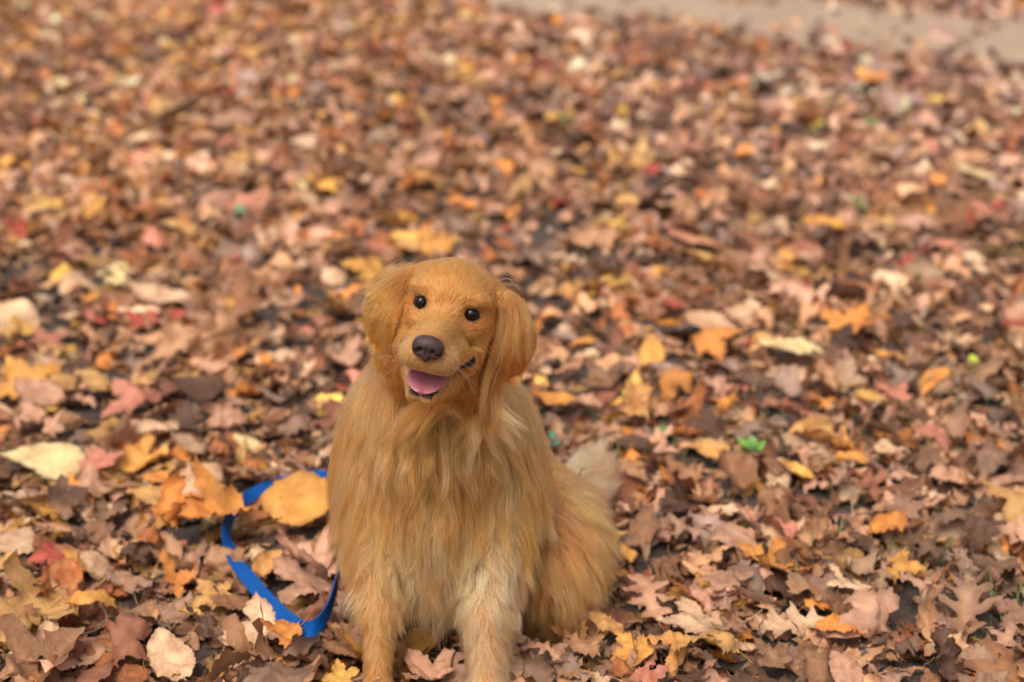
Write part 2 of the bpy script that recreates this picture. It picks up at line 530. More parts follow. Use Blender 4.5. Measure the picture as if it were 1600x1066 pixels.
# --- eyes, nose, tongue
def sphere_grid(nu=28, nv=18):
    u = np.linspace(0, 2 * math.pi, nu, endpoint=False); v = np.linspace(0, math.pi, nv)
    U_, V_ = np.meshgrid(u, v)
    P_ = np.stack([np.cos(U_) * np.sin(V_), np.cos(V_), np.sin(U_) * np.sin(V_)], -1)   # pole along local f
    i_ = np.arange(nu * nv).reshape(nv, nu)
    F_ = np.stack([i_[:-1], np.roll(i_[:-1], -1, 1), np.roll(i_[1:], -1, 1), i_[1:]], -1).reshape(-1, 4)
    return P_.reshape(-1, 3), F_
def eye_mat():
    m, t, b = new_mat("dark_brown_eye")
    a = attr_node(t, "iris")
    c = ramp(t, a.outputs["Fac"], [(0.0, (.003, .002, .002)), (.42, (.003, .002, .002)), (.5, (.014, .006, .003)), (.8, (.008, .004, .002)), (.9, (.004, .003, .003))])
    t.links.new(c, b.inputs["Base Color"])
    b.inputs["Roughness"].default_value = 0.07
    b.inputs["IOR"].default_value = 1.33
    return m
em = eye_mat()
SP, SF = sphere_grid()
for e in EYES:
    ang = np.arccos(np.clip(SP[:, 1], -1, 1)) / .75
    place(new_mesh("eye", e + (SP * EYE_R) @ HM.T, SF, em, attrs={"iris": ('FLOAT', ang)}))

def nose_mesh():
    ax = np.arange(-.030, .0301, .0011); af = np.arange(-.024, .0241, .0011); au = np.arange(-.024, .0241, .0011)
    P_ = np.stack(np.meshgrid(ax, af, au, indexing='ij'), -1).astype(np.float32)
    d_ = d_ell(P_, (0, 0, .003), (.0205, .0125, .0125))
    for s in (-1, 1):
        d_ = smin(d_, d_ell(P_, (s * .0105, .001, -.004), (.0095, .0105, .0095)), .006)
    d_ = smin(d_, d_ell(P_, (0, .001, -.011), (.0055, .009, .0085)), .006)
    for s in (-1, 1):
        d_ = smax(d_, -d_ell(P_, (s * .0085, .012, -.0035), (.0036, .008, .0033)), .003)
        d_ = smax(d_, -d_ell(P_, (s * .0145, .009, -.0065), (.0055, .006, .0018)), .002)
    d_ = smax(d_, -d_ell(P_, (0, .0135, -.010), (.0009, .005, .012)), .0015)
    return surface_nets(d_, ax, af, au)
def nose_mat():
    m, t, b = new_mat("dog_nose")
    tc = N(t, "ShaderNodeTexCoord")
    v = N(t, "ShaderNodeTexVoronoi", Scale=700.0)
    t.links.new(tc.outputs["Object"], v.inputs["Vector"])
    n = N(t, "ShaderNodeTexNoise", Scale=90.0)
    t.links.new(tc.outputs["Object"], n.inputs["Vector"])
    t.links.new(ramp(t, n.outputs["Fac"], [(.35, (.030, .015, .014)), (.7, (.062, .034, .031))]), b.inputs["Base Color"])
    bp = N(t, "ShaderNodeBump", Strength=.35, Distance=.0006)
    t.links.new(v.outputs["Distance"], bp.inputs["Height"])
    t.links.new(bp.outputs[0], b.inputs["Normal"])
    b.inputs["Roughness"].default_value = 0.46
    b.inputs["Specular IOR Level"].default_value = 0.2
    return m
nv, nq = nose_mesh()
place(new_mesh("nose", H(0, .1765, -.0235) + nv @ HM.T, nq, nose_mat()))

def tongue_mesh():
    nu, nv_ = 40, 21
    V_ = []; T_ = []
    for i_ in range(nu):
        s = i_ / (nu - 1)
        f_ = .070 + .0725 * s
        u_ = -.0560 - .0330 * s - .003 * max(0, s - .7) / .3
        wd = .0205 + .0050 * math.sin(min(1, s * 1.15) * math.pi * .6)
        if s > .68: wd *= math.sqrt(max(0, 1 - ((s - .68) / .325) ** 2)) + .01
        th = .0042 * (1 if s < .8 else max(.25, 1 - (s - .8) * 3))
        for j in range(nv_ * 2):
            a = 2 * math.pi * j / (nv_ * 2)
            x_ = wd * math.cos(a)
            z_ = th * math.sin(a)
            gro = .0030 * math.exp(-(x_ / .0028) ** 2) * (math.sin(a) > 0) * (1 - .5 * s)
            z_ += .0030 * (abs(x_) / .024) ** 2 - gro
            V_.append((x_, f_, u_ + z_)); T_.append(math.exp(-(x_ / .0011) ** 2) * (math.sin(a) > 0))
    n2 = nv_ * 2
    F_ = [(i_ * n2 + j, i_ * n2 + (j + 1) % n2, (i_ + 1) * n2 + (j + 1) % n2, (i_ + 1) * n2 + j) for i_ in range(nu - 1) for j in range(n2)]
    return np.array(V_), np.array(F_), np.array(T_)
def tongue_mat():
    m, t, b = new_mat("wet_pink_tongue")
    tc = N(t, "ShaderNodeTexCoord")
    n = N(t, "ShaderNodeTexNoise", Scale=420.0, Detail=3.0)
    t.links.new(tc.outputs["Object"], n.inputs["Vector"])
    c = ramp(t, n.outputs["Fac"], [(.35, (.33, .088, .110)), (.7, (.43, .15, .17))])
    a = attr_node(t, "groove")
    c = mixc(t, a.outputs["Fac"], c, (.20, .04, .06))
    t.links.new(c, b.inputs["Base Color"])
    b.inputs["Roughness"].default_value = 0.42
    b.inputs["Subsurface Weight"].default_value = 0.25
    b.inputs["Subsurface Radius"].default_value = (.006, .002, .002)
    b.inputs["Subsurface Scale"].default_value = 1.0
    bp = N(t, "ShaderNodeBump", Strength=.4, Distance=.0008)
    t.links.new(n.outputs["Fac"], bp.inputs["Height"]); t.links.new(bp.outputs[0], b.inputs["Normal"])
    return m
tv, tf, tg = tongue_mesh()
place(new_mesh("tongue", HO + tv @ HM.T, tf, tongue_mat(), attrs={"groove": ('FLOAT', tg)}))

# --- coat: hair strands rooted on the body
def fur_mat():
    m = bpy.data.materials.new("golden_fur"); m.use_nodes = True
    t = m.node_tree
    t.nodes.remove(t.nodes["Principled BSDF"])
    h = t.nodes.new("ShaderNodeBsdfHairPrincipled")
    h.model = 'CHIANG'
    h.parametrization = 'COLOR'
    a = attr_node(t, "tint")
    hi = t.nodes.new("ShaderNodeHairInfo")
    tip = ramp(t, hi.outputs["Intercept"], [(0, (.34, .25, .19)), (.48, (.95, .93, .9)), (1, (1.05, 1.07, 1.12))])  # roots darkened to paint the shade between locks; tips slightly paler
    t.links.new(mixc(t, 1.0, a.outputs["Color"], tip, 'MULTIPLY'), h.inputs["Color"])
    h.inputs["Roughness"].default_value = 0.42
    h.inputs["Radial Roughness"].default_value = 0.55
    h.inputs["Coat"].default_value = 0.0
    h.inputs["IOR"].default_value = 1.42
    h.inputs["Random Roughness"].default_value = 0.2
    t.links.new(h.outputs[0], t.nodes["Material Output"].inputs["Surface"])
    return m
FUR = fur_mat()

def add_strands(name, P, rad, tint, mat):
    """P (n,k,3) points, rad (n,k), tint (n,3) -> one hair Curves object"""
    n, k, _ = P.shape
    cu = bpy.data.hair_curves.new(name)
    cu.add_curves([k] * n)
    cu.attributes["position"].data.foreach_set("vector", P.astype(np.float32).ravel())
    ra = cu.attributes.get("radius") or cu.attributes.new("radius", 'FLOAT', 'POINT')
    ra.data.foreach_set("value", rad.astype(np.float32).ravel())
    ta = cu.attributes.new("tint", 'FLOAT_COLOR', 'CURVE')
    ta.data.foreach_set("color", np.concatenate([tint, np.ones((n, 1))], 1).astype(np.float32).ravel())
    cu.materials.append(mat)
    o = bpy.data.objects.new(name, cu)
    COL.objects.link(o)
    return o

TRI = np.concatenate([BQ[:, [0, 1, 2]], BQ[:, [0, 2, 3]]])
TA = 0.5 * np.linalg.norm(np.cross(BV[TRI[:, 1]] - BV[TRI[:, 0]], BV[TRI[:, 2]] - BV[TRI[:, 0]]), axis=1)
def sample(n, wv):
    w_ = TA * wv[TRI].mean(1)
    c_ = np.cumsum(w_); c_ /= c_[-1]
    t_ = TRI[np.searchsorted(c_, rng.random(n))]
    a, b = rng.random(n), rng.random(n)
    f_ = a + b > 1; a[f_], b[f_] = 1 - a[f_], 1 - b[f_]
    bc = np.stack([1 - a - b, a, b], -1)
    it = lambda A: (A[t_] * (bc[..., None] if A.ndim == 2 else bc)).sum(1)
    return it(BV), norm(it(BN)), it(GL), norm(it(GD)), it(GF), it(GC)

def nearest(src, q):
    kd = kdtree.KDTree(len(src))
    for i_, s in enumerate(src): kd.insert(s, i_)
    kd.balance()
    return np.array([kd.find(v)[1] for v in q])

def trace(p, n_, L, d, lift, k, jit, grav):
    m = len(p)
    d = norm(d + rng.normal(0, jit, (m, 3)))
    dt = norm(d - n_ * (d * n_).sum(1, keepdims=True))
    g0 = norm(dt * np.cos(lift)[:, None] + n_ * np.sin(lift)[:, None])
    out = np.zeros((m, k, 3)); out[:, 0] = p - n_ * .0015
    dfin = norm(dt + d * .6 + np.array([0, 0, -1]) * grav)
    for s in range(1, k):
        t_ = s / (k - 1)
        v = norm(g0 * (1 - t_ * .85) + dfin * t_ * .85)
        out[:, s] = out[:, s - 1] + v * (L / (k - 1))[:, None]
    return out

def collide(P, off):
    n, k, _ = P.shape
    for s in range(1, k):
        q = P[:, s]
        for _i in range(2):
            v, g_ = sdf(q)
            need = off[:, s] - v
            q = q + g_ * np.maximum(need, 0)[:, None]
        P[:, s] = q
    P[:, 1:, 2] = np.maximum(P[:, 1:, 2], .012)
    return P

def interp(S, f):
    """S (n,k,3) resampled at fraction f (n,) of the length, same k"""
    n, k, _ = S.shape
    x = np.linspace(0, 1, k)[None, :] * f[:, None] * (k - 1)
    i_ = np.clip(np.floor(x).astype(int), 0, k - 2); fr = (x - i_)[..., None]
    r_ = np.arange(n)[:, None]
    return S[r_, i_] * (1 - fr) + S[r_, i_ + 1] * fr

TM = time.time()
keep = (~bare).astype(float)
# long coat: where the groom length is above 2.2 cm
longw = keep * np.clip((GL - .021) / .010, 0, 1)
front = np.clip(1.25 - (BV[:, 1] - .1) * 1.6, .35, 1)
K = 9
NL, NM, NS = 2600, 11000, LONG_N
S1 = sample(NL, longw * front); S2 = sample(NM, longw * front); S3 = sample(NS, longw * front)
def mk(S, jit, lr):
    p, n_, L, d, lf, c = S
    return trace(p, n_, L * rng.uniform(*lr, len(p)), d, lf * rng.uniform(.7, 1.3, len(p)), K, jit, .55)
A1 = mk(S1, .09, (.75, 1.2)); A2 = mk(S2, .08, (.7, 1.15)); A3 = mk(S3, .12, (.55, 1.12))
T = np.linspace(0, 1, K)
# waves in the locks
def wave(A, amp, wl):
    n = len(A)
    d = norm(A[:, -1] - A[:, 0]); s_ = norm(np.cross(d, rng.normal(0, 1, (n, 3))))
    L = np.linalg.norm(A[:, -1] - A[:, 0], axis=1)
    ph = rng.uniform(0, 6.28, n)
    off = np.sin(T[None] * (L / wl)[:, None] * 6.28 + ph[:, None]) - np.sin(ph)[:, None]
    return A + s_[:, None] * (off * (amp * np.clip(L / .06, 0, 1.3))[:, None] * T[None])[..., None]
A1 = wave(A1, rng.uniform(.004, .012, NL), .085)
A2 = wave(A2, rng.uniform(.001, .004, NM), .045)
def clump(child, rootc, par, rootp, amt, ex):
    """pull every child towards its nearest parent lock, more towards the tip"""
    j = nearest(rootp, rootc)
    lc = np.linalg.norm(np.diff(child, axis=1), axis=2).sum(1); lp = np.linalg.norm(np.diff(par[j], axis=1), axis=2).sum(1)
    base = interp(par[j], np.clip(lc / lp, .2, 1.0))
    off = (rootc - rootp[j])[:, None] * np.ones((1, K, 1))
    cl = (amt[:, None] * T[None] ** ex)[..., None]
    tgt = base + off * (1 - cl * .88)
    wgt = np.clip(cl * 1.35, 0, .93) if True else cl
    return child * (1 - wgt) + tgt * wgt, j
A2, j2 = clump(A2, S2[0], A1, S1[0], rng.uniform(.45, .90, NM), .9)
A2 = collide(A2, np.linspace(0, 1, K)[None] * (S2[2] * .16)[:, None] + .001)
am = np.where(rng.random(NS) < .07, rng.uniform(.0, .35, NS), rng.uniform(.50, .96, NS))
A3, j3 = clump(A3, S3[0], A2, S2[0], am, .8)
A3 += rng.normal(0, 1, (NS, 1, 3)) * .0011 * T[None, :, None]
A3 = collide(A3, np.linspace(0, 1, K)[None] * (S3[2] * .12)[:, None] * rng.uniform(.6, 1.5, NS)[:, None] + .001)
lum1 = np.clip(rng.normal(1, .19, NL), .5, 1.5); lum2 = rng.normal(1, .12, NM); jj = j2[j3]
mixl = np.clip(rng.normal(.25, .22, NL), 0, .8)
tint = S3[5] * (lum1[jj] * lum2[j3] * rng.normal(1, .08, NS))[:, None]
blend = (mixl[jj] * .45)[:, None]
tint = np.clip(tint * (1 - blend) + np.array(CREAM) * blend, .02, .92)
rad = np.clip(S3[2] / .08, .45, 1.0)[:, None] * np.interp(T, [0, .2, .7, 1], [.00034, .00036, .00027, .00005])[None]
tint = np.clip(tint * np.array([1.33, .815, .80]), .01, .92)
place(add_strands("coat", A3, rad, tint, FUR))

# the outer ruff: long wavy locks from the throat and breast lying over the coat below
def locks(nl, npl, wv, Lr, fan, amp, lift, col, spread):
    p, n_, L, d, lf, c = sample(nl, wv)
    L = rng.uniform(*Lr, nl)
    d = norm(np.stack([fan * np.clip((p[:, 0] + .100) * 6, -1, 1), np.full(nl, -.10), np.full(nl, -1.0)], -1))
    G = trace(p, n_, L, d, np.full(nl, lift) * rng.uniform(.7, 1.3, nl), K, .07, .5)
    G = wave(G, rng.uniform(.5, 1.5, nl) * amp, .080)
    G = collide(G, np.interp(T, [0, .3, 1], [.001, .012, .019])[None] * rng.uniform(.5, 1.3, nl)[:, None])
    o1 = rng.normal(0, spread, (nl, npl, 1, 3))
    tp = np.interp(T, [0, .35, .8, 1], [1.0, .9, .62, .48])[None, None, :, None]
    fr = rng.uniform(.55, 1.0, (nl, npl))
    A = interp(np.repeat(G, npl, 0), fr.ravel()).reshape(nl, npl, K, 3) + o1 * tp + rng.normal(0, .0009, (nl, npl, 1, 3)) * T[None, None, :, None]
    A = A.reshape(-1, K, 3)
    lum = np.repeat(np.clip(rng.normal(1.0, .11, nl), .7, 1.3), npl) * rng.normal(1, .07, nl * npl)
    mixv = np.repeat(np.clip(rng.normal(.15, .2, nl), 0, .6), npl)[:, None]
    tint = ((np.array(col) * (1 - mixv) + np.array(MILK) * mixv) * lum[:, None]) * np.array([1.33, .815, .80])
    return A, np.clip(tint, .01, .92)
front_ = keep * (BN[:, 1] < .35) * (BV[:, 1] < .16)
wr = front_ * np.clip(1 - np.abs(BV[:, 2] - .475) / .045, 0, 1) * (np.abs(BV[:, 0] + .10) < .13)
wb = front_ * np.clip(1 - np.abs(BV[:, 2] - .36) / .10, 0, 1) * (np.abs(BV[:, 0] + .11) < .15)
wl = front_ * np.clip(1 - np.abs(BV[:, 2] - .235) / .06, 0, 1) * (np.abs(BV[:, 0] + .115) < .055)
SETS = [locks(210, 60, wr, (.09, .14), .45, .0055, .30, CHEST, .0060), locks(230, 60, wb, (.09, .15), .25, .0042, .20, CHEST, .0062), locks(70, 50, wl, (.08, .12), .05, .0035, .18, MILK, .0060)]
RA = np.concatenate([a for a, b in SETS]); RT = np.concatenate([b for a, b in SETS])
place(add_strands("ruff", RA, np.broadcast_to(np.interp(T, [0, .2, .7, 1], [.00034, .00036, .00027, .00005])[None], RA.shape[:2]).copy(), RT, FUR))

# short hair: face, legs, paws and a lining under the long coat
K2 = 5
facew = keep * np.where((BV[:, 2] > .47) & (BV[:, 1] < .10), 5.0, 1.0) * np.clip(1.5 - GL / .05, .25, 1)
p, n_, L, d, lf, c = sample(SHORT_N, facew)
L = np.minimum(L * 1.0, .028) * rng.uniform(.65, 1.1, len(p))
ep_ = np.minimum(np.linalg.norm(p - EYES[0], axis=1), np.linalg.norm(p - EYES[1], axis=1))
L *= np.clip((ep_ - .004) / .024, .22, 1)                       # very short round the eyes
md_ = mouth_d(p)
L *= np.clip(md_ / .011, .28, 1)                                 # and along the lips
L *= np.clip(fold_d(p) / .010, .45, 1)
mz_ = np.linalg.norm((p - H(0, .165, -.035)), axis=1)
L *= np.clip(mz_ / .07, .55, 1)                                 # and short on the muzzle
T2 = np.linspace(0, 1, K2)
A = trace(p, n_, L, d, lf * rng.uniform(.5, 1.5, len(p)), K2, .12, .15)
ns2 = 14000
lumc = np.clip(rng.normal(1.02, .12, ns2), .7, 1.4)
q = rng.permutation(len(p))[:ns2]
j = nearest(p[q], p)
cl = (rng.uniform(.35, .85, len(p))[:, None] * T2[None])[..., None]
A = A * (1 - cl) + (A[q][j] + (p - p[q][j])[:, None] * (1 - cl)) * cl
A = collide(A, (np.linspace(0, 1, K2) ** .7)[None] * (L * rng.uniform(.10, .28, len(p)))[:, None] + .0004)
def eye_free(P):
    ok = np.ones(len(P), bool)
    for e in EYES:
        q_ = (P - e) @ HM
        s_ = 1.0 if e is EYES[1] else -1.0
        r_ = np.sqrt((q_[..., 0] / np.where(q_[..., 0] * s_ < 0, 1.38, 1.1)) ** 2 + (q_[..., 2] + s_ * q_[..., 0] * .36 - .0008) ** 2)
        ok &= ~((r_ < .0085) & (q_[..., 1] > -.004) & (q_[..., 1] < .03)).any(1)
    return ok
ok_ = eye_free(A)
A, p, L, c, n_, d, lf, j = A[ok_], p[ok_], L[ok_], c[ok_], n_[ok_], d[ok_], lf[ok_], j[ok_]
# a soft patchwork of lighter and darker fur, with painted shade at ear and muzzle
lc_ = (p - HO) @ HM
patch = lumc[j] * (1 + .08 * vnoise(p[:, 0] * 60 + p[:, 2] * 35, p[:, 2] * 60 + p[:, 1] * 40, 21))
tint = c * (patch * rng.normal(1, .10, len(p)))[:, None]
def spot(cx, cf, cu, r): return np.exp(-(((lc_ - np.array([cx, cf, cu])) / r) ** 2).sum(1))[:, None]
hd = (p[:, 2] > .46)[:, None] * (p[:, 1] < .12)[:, None]
for s in (-1, 1):
    c = c + hd * (np.array(CREAM) - c) * .9 * spot(s * .027, .065, .031, (.013, .03, .009))       # pale brow spots
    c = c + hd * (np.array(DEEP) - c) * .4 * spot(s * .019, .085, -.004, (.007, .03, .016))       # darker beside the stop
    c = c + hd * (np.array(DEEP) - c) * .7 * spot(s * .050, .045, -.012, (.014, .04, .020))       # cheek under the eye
    c = c + hd * (np.array(LIGHT) - c) * .6 * spot(s * .022, .050, .050, (.016, .05, .018))      # paler forehead
    c = c + hd * (np.array(DEEP) - c) * .6 * spot(s * .050, .030, .030, (.012, .05, .022))        # temple
    c = c + hd * (np.array(CREAM) - c) * .8 * spot(s * .024, .150, -.034, (.017, .035, .020))
    c = c + hd * (np.array(DEEP) - c) * .8 * spot(s * .066, .012, -.015, (.010, .04, .055))    # shadow between ear and face, painted into the fur
    c = c + hd * (np.array(DEEP) - c) * .7 * spot(s * .037, .088, -.024, (.007, .030, .020))      # painted shade in the crease behind the whisker pad
    c = c + hd * (np.array(PALE) - c) * .8 * spot(s * .016, .165, -.048, (.016, .02, .010))       # pale lips
c = c + hd * (np.array(DEEP) - c) * .6 * spot(0, .07, .035, (.006, .04, .03))                      # furrow of the brow
c = c + hd * (np.array(LIGHT) - c) * .8 * spot(0, .13, -.005, (.014, .05, .014))                   # bridge of the nose
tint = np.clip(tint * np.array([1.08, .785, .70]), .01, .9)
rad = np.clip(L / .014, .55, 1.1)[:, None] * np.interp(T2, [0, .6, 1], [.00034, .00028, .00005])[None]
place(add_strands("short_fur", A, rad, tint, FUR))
# ear fringes and wind-blown wisps: a few locks laid along hand-set guides
LK = []
for s, pts, n_l, spread, w_ in [
    (1, [(.074, .024, .036), (.082, .034, .005), (.084, .036, -.040), (.078, .034, -.085)], 34, .006, 1),
    (1, [(.080, .024, .034), (.096, .030, .008), (.100, .030, -.022), (.112, .026, -.050)], 60, .005, 1),
    (1, [(.088, .018, .036), (.108, .022, .012), (.118, .020, -.020), (.124, .018, -.050)], 50, .005, 1),
    (1, [(.070, .024, .020), (.071, .034, -.02), (.070, .036, -.06), (.078, .030, -.115)], 40, .004, 1),
    (1, [(.072, .020, -.030), (.072, .030, -.07), (.074, .034, -.11), (.084, .028, -.150)], 60, .005, 1),
    (1, [(.062, .010, .050), (.076, .014, .060), (.092, .014, .054), (.100, .014, .040)], 3, .006, .8),
    (1, [(.050, .010, .058), (.068, .012, .068), (.084, .012, .064), (.094, .012, .048)], 2, .008, .7),
    (-1, [(-.066, .020, .040), (-.090, .020, .024), (-.112, .012, .006), (-.130, .008, -.004)], 90, .010, 1),
    (-1, [(-.070, .022, .026), (-.094, .022, .002), (-.112, .014, -.020), (-.128, .008, -.030)], 110, .011, 1),
    (-1, [(-.072, .024, .010), (-.090, .024, -.020), (-.102, .018, -.044), (-.112, .012, -.058)], 110, .010, 1),
    (-1, [(-.068, .026, .020), (-.072, .032, -.015), (-.074, .030, -.045), (-.078, .026, -.072)], 110, .007, 1)]:
    pts = np.array(pts)
    for i_ in range(n_l):
        o_ = rng.normal(0, spread, 3) * np.array([1, .5, 1]); o2 = o_ * .35 + rng.normal(0, .0022, 3)
        t_ = np.linspace(0, rng.uniform(.7, 1.0), K) * 3
        k0 = np.clip(t_.astype(int), 0, 2); fr = (t_ - k0)[:, None]
        fr = fr
        pl = pts[k0] * (1 - fr) + pts[k0 + 1] * fr
        pl = np.concatenate([pl[:1], (pl[:-2] + 2 * pl[1:-1] + pl[2:]) / 4, pl[-1:]])
        pl = pl + o_ * (1 - T[:, None]) + o2 * T[:, None]
        LK.append(HO + pl @ HM.T)
LK = np.array(LK)
ltint = np.clip(np.array(LIGHT) * np.array([.98, .74, .66]) * rng.normal(1, .12, (len(LK), 1)), 0, .9)
lo_ = place(add_strands("ear_fringe", LK, np.broadcast_to(np.interp(T, [0, .6, 1], [.0003, .00026, .00005])[None], LK.shape[:2]).copy(), ltint, FUR))
# whiskers
wp = []
for s in (-1, 1):
    for i_ in range(9):
        r_ = H(s * random.uniform(.020, .031), random.uniform(.115, .150), random.uniform(-.052, -.036))
        dr = norm(Hd(s * random.uniform(.8, 1.1), random.uniform(-.1, .5), random.uniform(-.75, .05)))
        L_ = random.uniform(.028, .05)
        wp.append([r_ + dr * L_ * q_ + np.array([0, 0, -1]) * .25 * L_ * q_ * q_ for q_ in np.linspace(0, 1, K2)])
wp = np.array(wp)
place(add_strands("whiskers", wp, np.broadcast_to(np.linspace(.00022, .00006, K2)[None], wp.shape[:2]).copy(), np.full((len(wp), 3), .75), FUR))
print("DOG", len(BV), "verts, fur s:", round(time.time() - TM, 1))
# ------------------------------------------------------------------ leaf shapes
MAPLE = [(0, 0), (.08, -.035), (.20, -.07), (.33, -.06), (.37, -.01), (.31, .05), (.35, .11), (.31, .18), (.43, .19), (.55, .25), (.63, .33), (.71, .41),
         (.57, .42), (.58, .52), (.46, .50), (.36, .55), (.22, .49), (.185, .56), (.25, .68), (.195, .70), (.18, .79), (.10, .81), (.06, .91), (0, 1.0)]
MAPLE2 = [(0, 0), (.12, -.09), (.24, -.06), (.40, -.02), (.34, .08), (.44, .15), (.60, .24), (.74, .30), (.66, .38), (.60, .50), (.47, .47), (.33, .45),
          (.20, .42), (.24, .52), (.30, .62), (.22, .66), (.19, .80), (.10, .86), (0, 1.0)]
OAK = [(0, 0), (.035, .06), (.09, .11), (.24, .13), (.20, .17), (.12, .23), (.085, .28), (.14, .33), (.30, .37), (.38, .43), (.28, .45), (.25, .50), (.12, .49), (.09, .53),
       (.15, .59), (.31, .67), (.36, .74), (.25, .73), (.20, .77), (.11, .74), (.10, .79), (.18, .87), (.22, .94), (.11, .92), (.06, .94), (0, 1.0)]
def white_oak():
    out = []
    for t in np.linspace(0, 1, 34):
        env = .33 * (math.sin(math.pi * t ** 1.25) ** .55 if 0 < t < 1 else 0) * (.55 + .45 * t)
        out.append((env * (.60 + .40 * math.cos(2 * math.pi * (3.6 * t - .02) + math.pi)), t + .03 * math.sin(2 * math.pi * 3.6 * t)))
    return out
def ovate(wid, e, heart=0.0, teeth=14):
    out = []
    for t in np.linspace(0, 1, 30):
        w_ = wid * (math.sin(math.pi * t ** e) ** .75 if 0 < t < 1 else 0)
        sw = .014 * ((t * teeth) % 1.0)
        out.append((w_ + sw * (0 < t < 1), t - heart * math.exp(-(t / .12) ** 2) * min(1, w_ / .2)))
    return out
VEINS = {
    'maple': [((0, 0), (0, .95)), ((0, 0), (.62, .36)), ((0, 0), (.30, -.02)), ((0, .30), (.20, .60)), ((.25, .145), (.40, .42)), ((.3, .17), (.5, .25))],
    'oak': [((0, 0), (0, .96)), ((0, .10), (.18, .14)), ((0, .24), (.28, .40)), ((0, .46), (.28, .70)), ((0, .68), (.16, .89))],
    'oval': [((0, 0), (0, .95))] + [((0, a), (.30, a + .17)) for a in (.06, .17, .28, .39, .50, .61, .72)],
}
def resample(poly, step):
    out = []
    n = len(poly)
    for i_ in range(n):
        a, b = np.array(poly[i_]), np.array(poly[(i_ + 1) % n])
        k = max(1, int(round(np.linalg.norm(b - a) / step)))
        out += [tuple(a + (b - a) * q / k) for q in range(k)]
    return out
def in_poly(p, poly):
    x, y = p; c = False
    for (x1, y1), (x2, y2) in zip(poly, poly[1:] + poly[:1]):
        if (y1 > y) != (y2 > y) and x < (x2 - x1) * (y - y1) / (y2 - y1) + x1: c = not c
    return c
def flat_leaf(kind, step, r_, veins=True, torn=False):
    half = {'maple': MAPLE if r_.random() < .6 else MAPLE2, 'oak': OAK if r_.random() < .65 else white_oak(), 'oval': ovate(r_.uniform(.30, .43), r_.uniform(.6, .85), r_.uniform(0, .10)),
            'narrow': ovate(r_.uniform(.17, .25), r_.uniform(.8, 1.0), 0, 18)}[kind]
    def side(sg):
        w_ = r_.uniform(.88, 1.12)
        return [(sg * x * w_ + (r_.normal(0, .012) if 0 < i_ < len(half) - 1 else 0), y + (r_.normal(0, .012) if 0 < i_ < len(half) - 1 else 0)) for i_, (x, y) in enumerate(half)]
    rt, lt = side(1), side(-1)
    poly = rt + lt[-2:0:-1]
    if torn:                                    # a leaf with a piece missing
        a = r_.uniform(0, 6.28); d = r_.uniform(.05, .22); nx, ny = math.cos(a), math.sin(a)
        q = []
        for i_, (x, y) in enumerate(poly):
            s = (x * nx + (y - .45) * ny) - d
            q.append((x - nx * s * 1.0 + r_.normal(0, .012), y - ny * s + r_.normal(0, .012)) if s > 0 else (x, y))
        poly = q
    poly = resample(poly, step)
    vk = {'narrow': 'oval'}.get(kind, kind)
    pts = [Vector(p) for p in poly]; n = len(pts); edges = []; vein = [0.0] * n
    if veins:
        for a, b in VEINS[vk]:
            for sg in ((1, -1) if b[0] else (1,)):
                A, B = np.array(a) * (sg, 1), np.array(b) * (sg, 1)
                if kind == 'narrow': A, B = A * (.6, 1), B * (.6, 1)
                k = max(2, int(np.linalg.norm(B - A) / (step * 1.1)))
                last = None
                for q in range(k + 1):
                    p = A + (B - A) * q / k
                    if q and not in_poly(p, poly): break
                    if q == 0 and not np.any(p): p = p + (0, .012)
                    pts.append(Vector(p)); vein.append(1.0 - .5 * q / k if b[0] else 1.0)
                    if last is not None: edges.append((last, len(pts) - 1))
                    last = len(pts) - 1
    P0 = np.array([tuple(p) for p in pts])
    gs = step * 1.25
    for x in np.arange(-.8, .8, gs):
        for y in np.arange(-.15, 1.05, gs):
            p = np.array([x + r_.uniform(-.25, .25) * gs, y + r_.uniform(-.25, .25) * gs])
            if in_poly(p, poly) and np.min(((P0 - p) ** 2).sum(1)) > (gs * .55) ** 2:
                pts.append(Vector(p)); vein.append(0.0)
    res = delaunay_2d_cdt(pts, edges, [list(range(n))], 1, 1e-5)
    V = np.array([tuple(v) for v in res[0]])
    vv = np.zeros(len(V)); rim = np.zeros(len(V))
    for i_, src in enumerate(res[3]):
        for s in src:
            vv[i_] = max(vv[i_], vein[s])
            if s < n: rim[i_] = 1
        if not src: vv[i_] = .7
    F = []
    for f in res[2]:
        f = list(f)
        for q in range(1, len(f) - 1): F.append((f[0], f[q], f[q + 1]))
    return V, np.array(F), vv, rim

def bend(P, ang, kap, z0=0):
    """roll the sheet P (n,3) about an in-plane axis at ANG with curvature KAP"""
    ca, sa = math.cos(ang), math.sin(ang)
    u = P[:, 0] * ca + P[:, 1] * sa; v = -P[:, 0] * sa + P[:, 1] * ca
    if abs(kap) < 1e-3: return P
    r_ = 1 / kap
    th = u * kap
    u2 = (r_ - P[:, 2]) * np.sin(th); z2 = r_ - (r_ - P[:, 2]) * np.cos(th)
    return np.stack([u2 * ca - v * sa, u2 * sa + v * ca, z2], -1)

